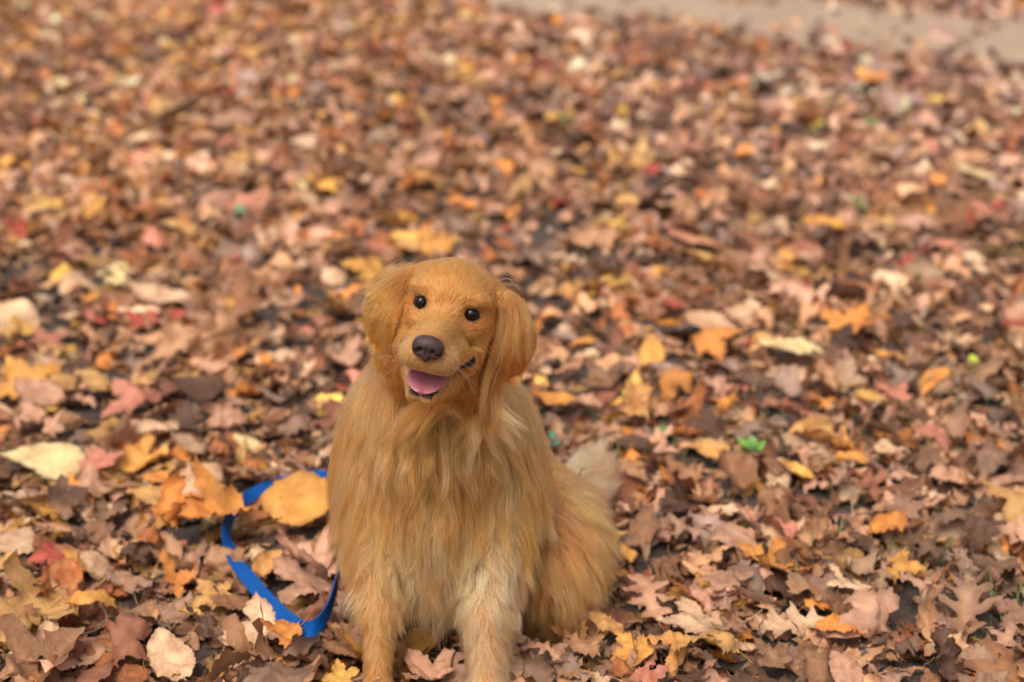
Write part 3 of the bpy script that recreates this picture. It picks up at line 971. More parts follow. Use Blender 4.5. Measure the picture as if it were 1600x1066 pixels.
def leaf_template(kind, step, r_, curl=1.0, stem=True, torn=False):
    V, F, vein, rim = flat_leaf(kind, step, r_, step < .11, torn)
    luv = np.stack([V[:, 0], V[:, 1], np.zeros(len(V))], -1) + np.append(r_.uniform(-20, 20, 2), 0) * 0
    P = np.stack([V[:, 0], V[:, 1] - .45, np.zeros(len(V))], -1)
    P[:, 2] += vein * -.012
    ph = r_.uniform(0, 6.28, 6)
    a = .055 * curl
    P[:, 2] += a * np.sin(P[:, 0] * 9 + ph[0] + 2 * np.sin(P[:, 1] * 4 + ph[1])) * np.sin(P[:, 1] * 8 + ph[2]) + .5 * a * np.sin(P[:, 0] * 19 + ph[3]) * np.sin(P[:, 1] * 17 + ph[4])
    P[:, 2] += rim * r_.normal(0, .022 * curl, len(P))
    if stem:                                    # leaf stalk
        n0 = len(P); L = r_.uniform(.25, .6) if kind == 'maple' else r_.uniform(.10, .25); bx = r_.normal(0, .25); bz = r_.uniform(-.1, .45)
        SV = []
        for q in np.linspace(-.06, 1, 6):
            for k in range(3):
                an = k * 2.094
                SV.append((bx * L * q * q + .011 * math.cos(an), -.45 - L * q, bz * L * q * q + .011 * math.sin(an) - .006))
        SF = [(n0 + i_ * 3 + k, n0 + i_ * 3 + (k + 1) % 3, n0 + (i_ + 1) * 3 + (k + 1) % 3) for i_ in range(5) for k in range(3)]
        SF += [(n0 + i_ * 3 + k, n0 + (i_ + 1) * 3 + (k + 1) % 3, n0 + (i_ + 1) * 3 + k) for i_ in range(5) for k in range(3)]
        P = np.concatenate([P, SV]); F = np.concatenate([F, SF])
        vein = np.concatenate([vein, np.ones(18)]); rim = np.concatenate([rim, np.zeros(18)]); luv = np.concatenate([luv, np.array(SV)])
    k1 = r_.normal(0, 2.0) * curl
    P = bend(P, r_.uniform(0, math.pi), k1)
    P = bend(P, r_.uniform(0, math.pi), r_.normal(0, 1.3) * curl)
    if r_.random() < .35 * curl:                # folded along the midrib
        P[:, 2] += np.abs(P[:, 0]) * r_.uniform(.3, .9) * (1 if r_.random() < .6 else -1)
    P[:, 2] -= P[:, 2].mean()
    return dict(P=P, F=F, vein=vein, rim=rim, luv=luv)

def leaf_mat():
    m, t, b = new_mat("fallen_leaf")
    ti, ve, ri, lu = attr_node(t, "tint"), attr_node(t, "vein"), attr_node(t, "rim"), attr_node(t, "luv")
    n1 = N(t, "ShaderNodeTexNoise", Scale=3.2, Detail=5.0, Roughness=.65); n2 = N(t, "ShaderNodeTexNoise", Scale=17.0, Detail=4.0, Roughness=.7)
    n3 = N(t, "ShaderNodeTexVoronoi", Scale=9.0)
    for n in (n1, n2, n3): t.links.new(lu.outputs["Vector"], n.inputs["Vector"])
    c = ti.outputs["Color"]
    c = mixc(t, ramp(t, n1.outputs["Fac"], [(.42, (0, 0, 0)), (.68, (.75, .75, .75))]), c, mixc(t, 1.0, c, (.50, .38, .30), 'MULTIPLY'))        # browning patches
    c = mixc(t, ramp(t, n2.outputs["Fac"], [(.35, (0, 0, 0)), (.7, (.5, .5, .5))]), c, mixc(t, 1.0, c, (1.35, 1.30, 1.22), 'MULTIPLY'))
    c = mixc(t, ramp(t, n3.outputs["Distance"], [(.05, (.55, .55, .55)), (.13, (0, 0, 0))]), c, mixc(t, 1.0, c, (.40, .30, .25), 'MULTIPLY'))     # small spots
    vm = N(t, "ShaderNodeMath", operation='MULTIPLY'); vm.inputs[1].default_value = .55
    t.links.new(ve.outputs["Fac"], vm.inputs[0])
    c = mixc(t, vm.outputs[0], c, mixc(t, 1.0, c, (1.28, 1.22, 1.05), 'MULTIPLY'))
    rm = N(t, "ShaderNodeMath", operation='MULTIPLY'); rm.inputs[1].default_value = .4
    t.links.new(ri.outputs["Fac"], rm.inputs[0])
    c = mixc(t, rm.outputs[0], c, mixc(t, 1.0, c, (.60, .50, .42), 'MULTIPLY'))
    t.links.new(c, b.inputs["Base Color"])
    b.inputs["Roughness"].default_value = .55
    b.inputs["Specular IOR Level"].default_value = .35
    bp = N(t, "ShaderNodeBump", Strength=.7, Distance=.004)
    t.links.new(n2.outputs["Fac"], bp.inputs["Height"]); t.links.new(bp.outputs[0], b.inputs["Normal"])
    tr = t.nodes.new("ShaderNodeBsdfTranslucent"); t.links.new(c, tr.inputs["Color"])
    mx = t.nodes.new("ShaderNodeMixShader"); mx.inputs[0].default_value = .13
    t.links.new(b.outputs[0], mx.inputs[1]); t.links.new(tr.outputs[0], mx.inputs[2])
    t.links.new(mx.outputs[0], t.nodes["Material Output"].inputs["Surface"])
    return m
LEAF = leaf_mat()

PAL = {  # word -> base colour
    'tan': (.46, .245, .130), 'pinkish tan': (.46, .250, .165), 'pale tan': (.60, .39, .245), 'brown': (.235, .108, .052), 'dark brown': (.105, .050, .030), 'reddish brown': (.245, .095, .052),
    'greyish brown': (.265, .155, .105), 'mauve grey': (.300, .200, .160), 'orange': (.60, .225, .050), 'golden': (.58, .285, .065), 'yellow': (.60, .34, .075),
    'red': (.42, .070, .052), 'salmon red': (.48, .180, .120), 'cream': (.68, .53, .27), 'rust': (.36, .125, .040), 'honey': (.48, .265, .095)}
def pick_word(x, y, r_):
    left = np.clip(.5 - x * .45, 0, 1)
    w_ = dict(zip(PAL, (23, 17, 11, 14, 12, 7, 7, 4, 3.4, 2.6, .7, .9, 1.9, .7, 5.5, 7)))
    for k in ('orange', 'golden', 'yellow', 'honey', 'rust'): w_[k] *= .45 + 1.15 * left
    for k in ('mauve grey', 'greyish brown'): w_[k] *= 1.6 - 1.2 * left
    ks = list(w_); p = np.array([w_[k] for k in ks]); p /= p.sum()
    return ks[r_.choice(len(ks), p=p)]

def eul(rx, ry, rz):
    """rotation matrices (n,3,3): spin about z, then tilt"""
    cx, sx, cy, sy, cz, sz = np.cos(rx), np.sin(rx), np.cos(ry), np.sin(ry), np.cos(rz), np.sin(rz)
    o, l = np.zeros_like(cx), np.ones_like(cx)
    X = np.stack([l, o, o, o, cx, -sx, o, sx, cx], -1).reshape(-1, 3, 3)
    Y = np.stack([cy, o, sy, o, l, o, -sy, o, cy], -1).reshape(-1, 3, 3)
    Z = np.stack([cz, -sz, o, sz, cz, o, o, o, l], -1).reshape(-1, 3, 3)
    return Z @ X @ Y

# ------------------------------------------------------------------ the carpet of leaves nobody could count
lr = np.random.default_rng(77)
KN = ['maple', 'oak', 'oval', 'narrow']
def bank(step, n, curl, stem):
    out = []
    for i_ in range(n):
        out.append(leaf_template(KN[[0, 2, 1, 1, 2, 0, 1, 3][i_ % 8]], step, lr, curl * lr.uniform(.5, 1.3), stem, torn=lr.random() < .4))
    return out
NEAR_B, FAR_B = bank(.085, 64, 1.15, True), bank(.16, 40, 1.1, False)
PALK = list(PAL)
def view_half(y): return .82 * (y + 1.86) / 1.86 * 1.0 + .30
LP, LF, LT, LVn, LRm, LU = [], [], [], [], [], []
base_i = 0
def scatter(ys, n_per_m2, bankset, size, zr, tilt, dim):
    global base_i
    y0, y1 = ys
    wmax = view_half(y1) + 1.1
    n = int((y1 - y0) * 2 * wmax * n_per_m2)
    x = lr.uniform(-wmax, wmax, n); y = lr.uniform(y0, y1, n)
    m = np.abs(x) < view_half(y) + 1.1
    inp = (y > path_near(x)) & (y < path_far(x))
    edge = np.minimum(np.abs(y - path_near(x)), np.abs(y - path_far(x)))
    m &= ~inp | (lr.random(n) < .42 * np.exp(-edge / .22) + .012 * (1 + vnoise(x * 3, y * 3, 8)))
    # thinner, trodden patches of ground on the right
    th = np.clip(vnoise(x * 1.1 + 3, y * 1.1, 31) * .9 + .25 * (x > .2), 0, .75) * np.clip((y - .2), 0, 1)
    m &= lr.random(n) > th * .55
    x, y = x[m], y[m]; n = len(x)
    s = np.clip(lr.lognormal(math.log(size), .38, n), size * .45, size * 1.7)
    z = ground_h(x, y) + lr.uniform(*zr, n) + .012 * vnoise(x * 5, y * 5, 9)
    z = np.where((y > path_near(x)) & (y < path_far(x)), ground_h(x, y) + .022, z)
    rx, ry = lr.normal(0, tilt, n), lr.normal(0, tilt, n)
    M = eul(rx, ry, lr.uniform(0, 6.283, n))
    t_ = lr.integers(0, len(bankset), n)
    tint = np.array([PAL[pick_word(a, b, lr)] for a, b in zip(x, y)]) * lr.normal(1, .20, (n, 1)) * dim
    tint *= (1 + .14 * vnoise(x * .9, y * .9, 12))[:, None]
    pk = np.clip((y - 1.6) / 3, 0, 1) * np.clip(.45 + x * .35, 0, 1)        # the leaves are paler and pinker towards the back and right
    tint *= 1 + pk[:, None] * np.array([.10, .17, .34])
    for k in range(len(bankset)):
        q = np.where(t_ == k)[0]
        if not len(q): continue
        T_ = bankset[k]; nv_ = len(T_['P'])
        V = (T_['P'][None] * s[q, None, None]) @ M[q].transpose(0, 2, 1) + np.stack([x[q], y[q], z[q]], -1)[:, None]
        V[..., 2] = np.maximum(V[..., 2], ground_h(x[q], y[q])[:, None] + .003)
        LP.append(V.reshape(-1, 3))
        LF.append((T_['F'][None] + (base_i + np.arange(len(q)) * nv_)[:, None, None]).reshape(-1, 3)); base_i += nv_ * len(q)
        vv_ = 1 + .22 * vnoise(T_['luv'][:, 0] * 2.6 + k * 7.3, T_['luv'][:, 1] * 2.6 + k * 3.1, 40 + k % 7)
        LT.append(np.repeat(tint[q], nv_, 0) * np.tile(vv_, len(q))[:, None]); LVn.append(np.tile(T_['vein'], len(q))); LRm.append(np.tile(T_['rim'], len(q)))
        LU.append((T_['luv'][None] + np.concatenate([lr.uniform(-50, 50, (len(q), 2)), lr.uniform(-5, 5, (len(q), 1))], 1)[:, None]).reshape(-1, 3))
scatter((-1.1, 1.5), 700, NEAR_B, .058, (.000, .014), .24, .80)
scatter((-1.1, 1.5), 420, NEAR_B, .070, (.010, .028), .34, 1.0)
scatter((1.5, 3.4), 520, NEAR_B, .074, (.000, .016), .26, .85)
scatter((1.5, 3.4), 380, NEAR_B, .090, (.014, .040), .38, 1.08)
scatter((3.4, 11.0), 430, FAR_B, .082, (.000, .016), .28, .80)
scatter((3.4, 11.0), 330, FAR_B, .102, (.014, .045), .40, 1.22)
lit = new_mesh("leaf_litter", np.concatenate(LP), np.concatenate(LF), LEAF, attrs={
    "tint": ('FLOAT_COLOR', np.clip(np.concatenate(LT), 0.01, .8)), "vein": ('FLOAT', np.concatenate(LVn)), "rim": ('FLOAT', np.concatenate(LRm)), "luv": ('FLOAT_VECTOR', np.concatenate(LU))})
tag(lit, "thick carpet of small brown, tan and orange fallen leaves", "leaf litter", kind="stuff")
print("LEAF stuff verts", base_i)
# ------------------------------------------------------------------ single leaves, largest in view
FX = 1600 * 50 / 36.0
def to_ground(px, py, z=0.03):
    d = np.array([0, math.cos(PITCH), -math.sin(PITCH)]) + np.array([1., 0, 0]) * (px - 800) / FX + np.array([0, math.sin(PITCH), math.cos(PITCH)]) * (533 - py) / FX
    return CAM + d * ((z - CAM[2]) / d[2])
def to_px(p):
    d = np.asarray(p) - CAM
    zc = d[1] * math.cos(PITCH) - d[2] * math.sin(PITCH)
    return 800 + FX * d[0] / zc, 533 - FX * (d[1] * math.sin(PITCH) + d[2] * math.cos(PITCH)) / zc
sr = np.random.default_rng(402)
NAMES = {'maple': 'maple_leaf', 'oak': 'oak_leaf', 'oval': 'oval_leaf', 'narrow': 'narrow_leaf'}
NOUN = {'maple': 'maple leaf', 'oak': 'oak leaf', 'oval': 'oval leaf', 'narrow': 'narrow leaf'}
PLACED = []
def put_leaf(kind, pos, size, word, curl=1.0, tilt=(0, 0), spin=0.0, torn=False, tintmul=1.0, label=None):
    T_ = leaf_template(kind, .058, sr, curl, True, torn)
    M = eul(np.array([tilt[0]]), np.array([tilt[1]]), np.array([spin]))[0]
    V = (T_['P'] * size) @ M.T
    # rest it on the carpet: lift so that the low side sinks only a little into the litter
    lowz = np.percentile(V[:, 2], 12)
    hz = float(ground_h(pos[0], pos[1]))
    V[:, 2] = np.maximum(V[:, 2] - lowz * .75 + pos[2], hz + .004 - 0 * V[:, 2]) - pos[2]
    other = {'tan': 'brown', 'pale tan': 'tan', 'orange': 'golden', 'golden': 'orange', 'honey': 'orange', 'brown': 'tan', 'rust': 'brown', 'red': 'rust', 'yellow': 'honey', 'cream': 'honey'}.get(word, 'tan')
    g_ = np.clip(.5 + .9 * vnoise(T_['luv'][:, 0] * 1.9 + pos[0] * 31, T_['luv'][:, 1] * 1.9 + pos[1] * 17, 51), 0, 1)[:, None] * sr.uniform(0, .55)
    tint = np.clip((np.array(PAL[word]) * (1 - g_) + np.array(PAL[other]) * g_) * tintmul, .01, .85)
    off = np.append(sr.uniform(-50, 50, 2), sr.uniform(-5, 5))
    o = new_mesh(NAMES[kind], V, T_['F'], LEAF, attrs={"tint": ('FLOAT_COLOR', tint), "vein": ('FLOAT', T_['vein']), "rim": ('FLOAT', T_['rim']), "luv": ('FLOAT_VECTOR', T_['luv'] + off)})
    o.location = pos
    PLACED.append(dict(o=o, kind=kind, word=word, pos=np.array(pos), size=size, curl=curl, torn=torn, label=label, px=to_px(pos)))
    return o

# leaves one can pick out in the photograph: (px, py, kind, length in px, colour, curl, spin, label, short name for its neighbours)
HAND = [
    (68, 724, 'oval', 125, 'cream', .35, 1.5, 'large pale cream leaf lying flat by the left edge', 'the large flat cream leaf'),
    (152, 716, 'maple', 58, 'salmon red', .8, .4, 'faded red leaf touching the right end of the large cream leaf', 'the faded red leaf'),
    (388, 690, 'oval', 52, 'cream', .5, 1.2, 'small rounded pale cream leaf up the slope from the blue leash', 'the small cream leaf'),
    (248, 784, 'oval', 98, 'honey', .6, 1.3, 'broad honey orange oval leaf left of the leash loop', 'the honey oval leaf'),
    (22, 856, 'oval', 100, 'pale tan', .5, 2.6, 'pale tan veined leaf cut by the left edge', 'the pale veined leaf'),
    (76, 872, 'maple', 64, 'red', .8, 2.0, 'small bright red maple leaf near the left edge', 'the small bright red leaf'),
    (48, 962, 'maple', 165, 'honey', 1.0, 2.4, 'big golden brown maple leaf raised at the lower left', 'the big golden brown leaf'),
    (85, 1040, 'maple', 112, 'brown', .6, -.6, 'broad dull brown maple leaf in the bottom left corner', 'the big brown corner leaf'),
    (147, 950, 'narrow', 92, 'golden', .9, 1.9, 'long golden leaf pointing right beside the big golden brown leaf', 'the long golden leaf'),
    (268, 1032, 'oval', 100, 'pale tan', .7, .6, 'rounded pale tan leaf with a dark spot near the bottom edge', 'the rounded pale tan leaf'),
    (338, 834, 'maple', 128, 'orange', .9, 2.3, 'bright orange maple leaf lying across the blue leash', 'the bright orange leaf on the leash'),
    (290, 830, 'maple', 80, 'orange', 1.1, -1.2, 'curled orange maple leaf half under the brighter one on the leash', 'the curled orange leaf'),
    (474, 800, 'oval', 122, 'golden', .35, 1.62, 'large smooth golden yellow oval leaf propped beside the dog', 'the large golden oval leaf'),
    (410, 980, 'maple', 92, 'pale tan', .8, .3, 'pale yellowish tan leaf just below the leash bend', 'the pale leaf below the leash'),
    (468, 918, 'maple', 105, 'pinkish tan', .8, 1.2, 'pinkish tan leaf lying inside the leash loop', 'the pinkish leaf inside the loop'),
    (202, 1012, 'maple', 104, 'reddish brown', 1.2, -.8, 'reddish brown folded leaf left of the rounded pale tan leaf', 'the folded reddish brown leaf'),
    (300, 962, 'narrow', 42, 'yellow', .6, 1.4, 'tiny yellow leaf standing out on dark brown litter', 'the tiny yellow leaf'),
    (176, 860, 'maple', 66, 'pale tan', .9, .5, 'pale tan lobed leaf right of the small bright red leaf', 'the pale lobed leaf'),
    (530, 1058, 'maple', 58, 'yellow', .8, 0.2, 'yellow leaf at the bottom edge under the dog chest', 'the yellow leaf at the bottom edge'),
    (440, 1020, 'maple', 62, 'orange', .9, 1.9, 'small orange leaf below the leash near the bottom', 'the small low orange leaf'),
    (205, 908, 'oval', 72, 'greyish brown', 1.4, 1.6, 'cupped greyish brown leaf right of the long golden leaf', 'the cupped greyish leaf'),
    (270, 878, 'narrow', 70, 'brown', 1.1, 1.5, 'dark folded brown leaf in front of the orange leaves', 'the dark folded leaf'),
    (330, 930, 'maple', 60, 'honey', .9, .9, 'honey coloured leaf left of the bright blue leash strap', 'the honey leaf by the strap'),
    (420, 885, 'oval', 60, 'honey', 1.0, -.5, 'upright honey leaf inside the leash loop', 'the upright honey leaf'),
    (140, 758, 'maple', 62, 'pinkish tan', .9, .2, 'pinkish tan leaf below the faded red leaf', 'the pinkish tan leaf'),
    (570, 430, 'maple', 84, 'golden', .8, 1.5, 'golden yellow maple leaf behind the dog left ear', 'the golden leaf behind the ear'),
    (690, 382, 'maple', 70, 'golden', .9, -1.0, 'golden leaf on the carpet just behind the dog head', 'the golden leaf behind the head'),
    (635, 378, 'oval', 56, 'honey', .8, 1.2, 'honey leaf behind the head left of the golden one', 'the honey leaf behind the head'),
    (1050, 474, 'oval', 54, 'red', .6, 1.5, 'bright red leaf alone right of the dog head', 'the lone bright red leaf'),
    (1118, 514, 'oval', 92, 'pale tan', .7, 1.4, 'broad pale tan leaf right of the dog head', 'the broad pale tan leaf'),
    (1120, 534, 'maple', 80, 'orange', .6, -1.5, 'orange leaf showing under the broad pale tan leaf', 'the half hidden orange leaf'),
    (1332, 500, 'maple', 82, 'orange', .8, -.7, 'vivid orange maple leaf in the middle right', 'the vivid orange leaf'),
    (1240, 546, 'oval', 104, 'cream', .6, 1.6, 'long pale beige leaf below the vivid orange leaf', 'the long beige leaf'),
    (1518, 271, 'oval', 78, 'cream', .5, 1.4, 'cream leaf lying flat far back on the right', 'the far cream leaf'),
    (1192, 882, 'maple', 92, 'orange', .8, 1.1, 'orange maple leaf amid brown oak leaves right of the dog', 'the orange leaf amid oak leaves'),
    (1410, 893, 'maple', 66, 'golden', .8, -2.0, 'small golden leaf among mauve brown oak leaves', 'the small gold leaf'),
    (1246, 746, 'narrow', 58, 'yellow', .7, 1.3, 'yellow leaf beside the green seedling', 'the yellow leaf by the seedling'),
    (1334, 729, 'narrow', 56, 'golden', .7, 1.5, 'golden sliver of leaf right of the yellow leaf', 'the golden sliver'),
    (1392, 618, 'maple', 56, 'salmon red', .8, .8, 'salmon red leaf touching a yellow one on the right', 'the salmon red leaf'),
    (1362, 626, 'oval', 52, 'yellow', .7, 1.2, 'yellow leaf touching the salmon red leaf', 'the yellow leaf by the salmon one'),
    (1458, 608, 'narrow', 70, 'golden', .8, -.9, 'slanting golden leaf right of the salmon red leaf', 'the slanting golden leaf'),
    (866, 624, 'oval', 84, 'golden', .8, 1.5, 'golden yellow leaf close behind the dog shoulder', 'the golden leaf by the shoulder'),
    (884, 470, 'maple', 66, 'honey', .8, 1.0, 'honey yellow leaf right of the dog ear', 'the honey leaf by the ear'),
    (1086, 836, 'oak', 92, 'mauve grey', .7, 1.3, 'pale mauve grey oak leaf right of the dog haunch', 'the mauve grey oak leaf'),
    (1522, 892, 'oak', 88, 'mauve grey', .8, .9, 'grey lobed oak leaf near the right edge', 'the grey oak leaf'),
    (1508, 966, 'oak', 150, 'greyish brown', .8, -.3, 'large greyish brown oak leaf at the lower right', 'the large greyish oak leaf'),
    (1455, 928, 'oak', 120, 'pinkish tan', .8, 1.8, 'pinkish tan oak leaf above the large greyish oak leaf', 'the pinkish oak leaf'),
    (1350, 972, 'maple', 120, 'pinkish tan', 1.2, .7, 'crumpled pinkish tan maple leaf at the lower right', 'the crumpled pinkish leaf'),
    (1082, 985, 'maple', 118, 'pale tan', .9, 1.8, 'pale tan many pointed maple leaf right of the dog', 'the pale pointed leaf'),
    (1015, 944, 'oak', 112, 'pinkish tan', .6, .2, 'star shaped pinkish brown leaf beside the haunch fringe', 'the star shaped leaf'),
    (1112, 1026, 'narrow', 110, 'honey', 1.6, 1.9, 'rolled honey coloured leaf at the lower right of the dog', 'the rolled honey leaf'),
    (985, 1020, 'maple', 68, 'golden', .9, .7, 'golden leaf below the haunch of the dog', 'the golden leaf below the haunch'),
    (972, 1050, 'oval', 46, 'rust', .9, .2, 'rust red leaf under the golden leaf by the haunch', 'the rust leaf'),
    (1320, 990, 'narrow', 84, 'orange', 1.0, 1.6, 'orange folded leaf beside the crumpled pinkish leaf', 'the folded orange leaf'),
    (1572, 800, 'maple', 96, 'honey', .9, 1.3, 'broad honey brown leaf cut by the right edge', 'the honey brown edge leaf'),
    (966, 902, 'maple', 42, 'golden', .8, 1.0, 'small golden leaf peeping out beside the haunch', 'the small leaf by the haunch'),
    (1450, 692, 'maple', 66, 'salmon red', .8, 2.1, 'salmon red leaf above the honey brown edge leaf', 'the upper salmon leaf'),
    (1275, 695, 'oval', 74, 'honey', 1.5, 1.4, 'curled honey tan leaf above the yellow leaf', 'the curled honey tan leaf'),
    (1150, 748, 'oval', 84, 'brown', 1.5, .4, 'curled brown leaf left below the green seedling', 'the curled brown leaf'),
    (205, 622, 'maple', 80, 'salmon red', .8, .9, 'dull red leaf at the middle left', 'the dull red leaf'),
    (216, 498, 'maple', 56, 'red', .7, 1.2, 'small crimson leaf at the upper left', 'the small crimson leaf'),
    (375, 324, 'maple', 74, 'salmon red', .7, .5, 'salmon red leaf far behind to the left of the dog', 'the far salmon leaf'),
    (34, 364, 'oval', 60, 'red', .7, 1.0, 'red leaf far back by the left edge', 'the far red leaf at the left'),
    (70, 326, 'maple', 60, 'yellow', .8, .8, 'yellow leaf far back above a red one', 'the far yellow leaf'),
    (142, 332, 'maple', 66, 'golden', .8, -.6, 'golden leaf far back right of a yellow one', 'the far golden leaf'),
    (42, 512, 'oval', 52, 'yellow', .6, 1.4, 'yellow leaf by the left edge in the middle distance', 'the mid yellow leaf'),
    (32, 592, 'maple', 90, 'golden', .9, .7, 'golden orange leaf at the left edge above the cream leaf', 'the golden edge leaf'),
    (128, 600, 'oval', 92, 'honey', .6, 1.5, 'pale honey leaf left of the dull red leaf', 'the pale honey leaf'),
    (62, 616, 'oval', 86, 'pinkish tan', .7, 1.2, 'rounded pinkish tan leaf left of the pale honey leaf', 'the rounded pinkish leaf'),
    (254, 462, 'oval', 100, 'pale tan', .6, 1.5, 'long pale tan leaf above the small crimson leaf', 'the long pale tan leaf'),
    (1085, 376, 'oval', 78, 'salmon red', .6, 1.5, 'salmon red leaf up behind the lone bright red leaf', 'the salmon leaf up the slope'),
    (1480, 388, 'oval', 60, 'salmon red', .7, 1.3, 'pinkish red leaf far back on the right', 'the far pinkish red leaf'),
    (1548, 342, 'narrow', 80, 'salmon red', .6, 1.2, 'long salmon leaf far back near the right edge', 'the long far salmon leaf'),
    (1105, 406, 'oval', 84, 'honey', .7, 1.7, 'honey leaf just below the salmon one up the slope', 'the honey leaf up the slope'),
    (1300, 352, 'oval', 84, 'golden', .8, 1.6, 'golden tan leaf far back to the right', 'the far golden tan leaf'),
    (1385, 560, 'maple', 60, 'golden', .9, 2.4, 'small golden leaf right of the long beige leaf', 'the golden leaf by the beige one'),
    (1195, 430, 'maple', 78, 'pale tan', .8, 1.6, 'pale tan leaf right of the honey leaf up the slope', 'the far pale tan leaf'),
    (664, 1050, 'maple', 84, 'pinkish tan', .8, .9, 'pinkish tan leaf lying between the front legs of the dog', 'the leaf between the legs'),
    (905, 1016, 'maple', 76, 'tan', .9, 2.2, 'tan maple leaf tucked under the haunch fringe of the dog', 'the leaf under the fringe'),
    (846, 1034, 'oak', 96, 'pinkish tan', .8, 1.2, 'pinkish tan oak leaf just right of the nearer front leg', 'the oak leaf by the leg'),
    (548, 1008, 'maple', 84, 'brown', .9, .4, 'brown maple leaf against the left front leg of the dog', 'the brown leaf by the leg'),
    (948, 984, 'oval', 62, 'honey', .9, 1.0, 'honey oval leaf touching the haunch fringe on the right', 'the honey leaf by the fringe'),
]
taken = []
for px, py, kind, lpx, word, curl, spin, label, short in HAND:
    near = np.clip((py - 300) / 500, 0, 1)
    pos = to_ground(px, py, .040)
    dist = np.linalg.norm(pos - CAM)
    size = lpx / FX * dist * {'maple': .95, 'oak': 1.0, 'oval': 1.0, 'narrow': 1.05}[kind]
    pos[2] = float(ground_h(pos[0], pos[1])) + .040
    if 'leash' in label and kind == 'maple' and word == 'orange': pos[2] += .040
    if 'propped' in label: pos[2] += .012
    put_leaf(kind, pos, size, word, curl * .85, (.03, -.40) if 'propped' in label else (sr.uniform(.15, .38), sr.normal(0, .12)), spin, False, sr.uniform(.88, 1.02), label)
    PLACED[-1]['short'] = short
    taken.append((px, py, lpx))

# the rest of the 300: scattered over the near ground, kept off the ones above and out from behind the dog
NTOT = 300
tries = 0
DOGPX = lambda x, y: (545 < x < 850 and y > 400) or (850 <= x < 955 and y > 700)
while len(PLACED) < NTOT and tries < 200000:
    tries += 1
    py = 1085 - (sr.random() ** 1.5) * 560; px = sr.uniform(-20, 1620)
    if DOGPX(px, py) or DOGPX(px + 18, py) or DOGPX(px - 18, py): continue
    pos = to_ground(px, py, .034); dist = np.linalg.norm(pos - CAM)
    kind = ['maple', 'oak', 'oval', 'narrow'][sr.choice(4, p=(.40, .36, .15, .09) if px > 900 else (.48, .18, .24, .10))]
    size = float(np.clip(sr.lognormal(math.log(.090), .22), .060, .135)) * (1.12 if kind == 'oak' else 1)
    lpx = size * FX / dist
    if any((px - a) ** 2 + ((py - b) * 1.25) ** 2 < (.30 * (lpx + c)) ** 2 for a, b, c in taken): continue
    taken.append((px, py, lpx))
    word = pick_word(pos[0], pos[1], sr)
    if word in ('cream', 'red', 'yellow'): word = 'tan'
    curl = float(np.clip(sr.lognormal(-.05, .45), .3, 1.9)); torn = sr.random() < .22
    pos[2] = float(ground_h(pos[0], pos[1])) + sr.uniform(.026, .044)
    put_leaf(kind, pos, size, word, curl * .85, (sr.normal(.16, .30), sr.normal(0, .30)), sr.uniform(0, 6.28), torn, sr.normal(.88, .16))
print("LEAF singles", len(PLACED), tries)

# labels: look first, then the nearest leaf anyone can find
MARKS = [p for p in PLACED if p.get('short')]
used = set(p['label'] for p in PLACED if p['label'])
MARKS.append(dict(px=(905, 900), short='the dog haunch')); MARKS.append(dict(px=(460, 960), short='the leash bend')); MARKS.append(dict(px=(1172, 722), short='the green seedling'))
for p in PLACED:
    if not p['label']:
        x, y = p['px']
        look = ' '.join(([{True: 'torn', False: ''}[p['torn']]] if p['torn'] else []) + (['curled'] if p['curl'] > 1.05 else ['flat'] if p['curl'] < .55 else []))
        sz = 'small ' if p['size'] < .082 else 'large ' if p['size'] > .118 else ''
        base = f"{sz}{look + ' ' if look else ''}{p['word']} {NOUN[p['kind']]}"
        ms = sorted(MARKS, key=lambda q: (q['px'][0] - x) ** 2 + ((q['px'][1] - y) * 1.3) ** 2)
        cands = []
        for q in ms[:6]:
            dx, dy = x - q['px'][0], (y - q['px'][1]) * 1.3
            r_ = math.hypot(dx, dy); near = 'just ' if r_ < 110 else '' if r_ < 220 else 'well '
            if abs(dx) > 2 * abs(dy): w_ = 'right of' if dx > 0 else 'left of'
            elif abs(dy) > 2 * abs(dx): w_ = 'below' if dy > 0 else 'above'
            else: w_ = ('below right of' if dx > 0 else 'below left of') if dy > 0 else ('above right of' if dx > 0 else 'above left of')
            cands.append(f"{base} {near}{w_} {q['short']}")
        lab = next((c for c in cands if c not in used and len(c.split()) <= 16), None)
        if lab is None: lab = cands[0]; print("LEAF dup", lab)
        used.add(lab); p['label'] = ' '.join(lab.split()[:16])
    tag(p['o'], p['label'], 'leaf', 'single fallen leaves lying on the carpet')

# ------------------------------------------------------------------ leash
def strap_mat():
    m, t, b = new_mat("blue_webbing")
    lu = attr_node(t, "luv")
    wv = N(t, "ShaderNodeTexWave", Scale=1.0, Distortion=0.4); wv.wave_type = 'BANDS'; wv.bands_direction = 'X'
    t.links.new(lu.outputs["Vector"], wv.inputs["Vector"])
    n = N(t, "ShaderNodeTexNoise", Scale=.8, Detail=4.0); t.links.new(lu.outputs["Vector"], n.inputs["Vector"])
    c = ramp(t, n.outputs["Fac"], [(.3, (.001, .046, .19)), (.7, (.001, .076, .28))])
    c = mixc(t, ramp(t, wv.outputs["Fac"], [(0, (.35, .35, .35)), (.5, (0, 0, 0))]), c, (.003, .04, .26))
    t.links.new(c, b.inputs["Base Color"])
    b.inputs["Roughness"].default_value = .6
    b.inputs["Specular IOR Level"].default_value = .12
    bp = N(t, "ShaderNodeBump", Strength=.4, Distance=.0008)
    t.links.new(wv.outputs["Fac"], bp.inputs["Height"]); t.links.new(bp.outputs[0], b.inputs["Normal"])
    return m
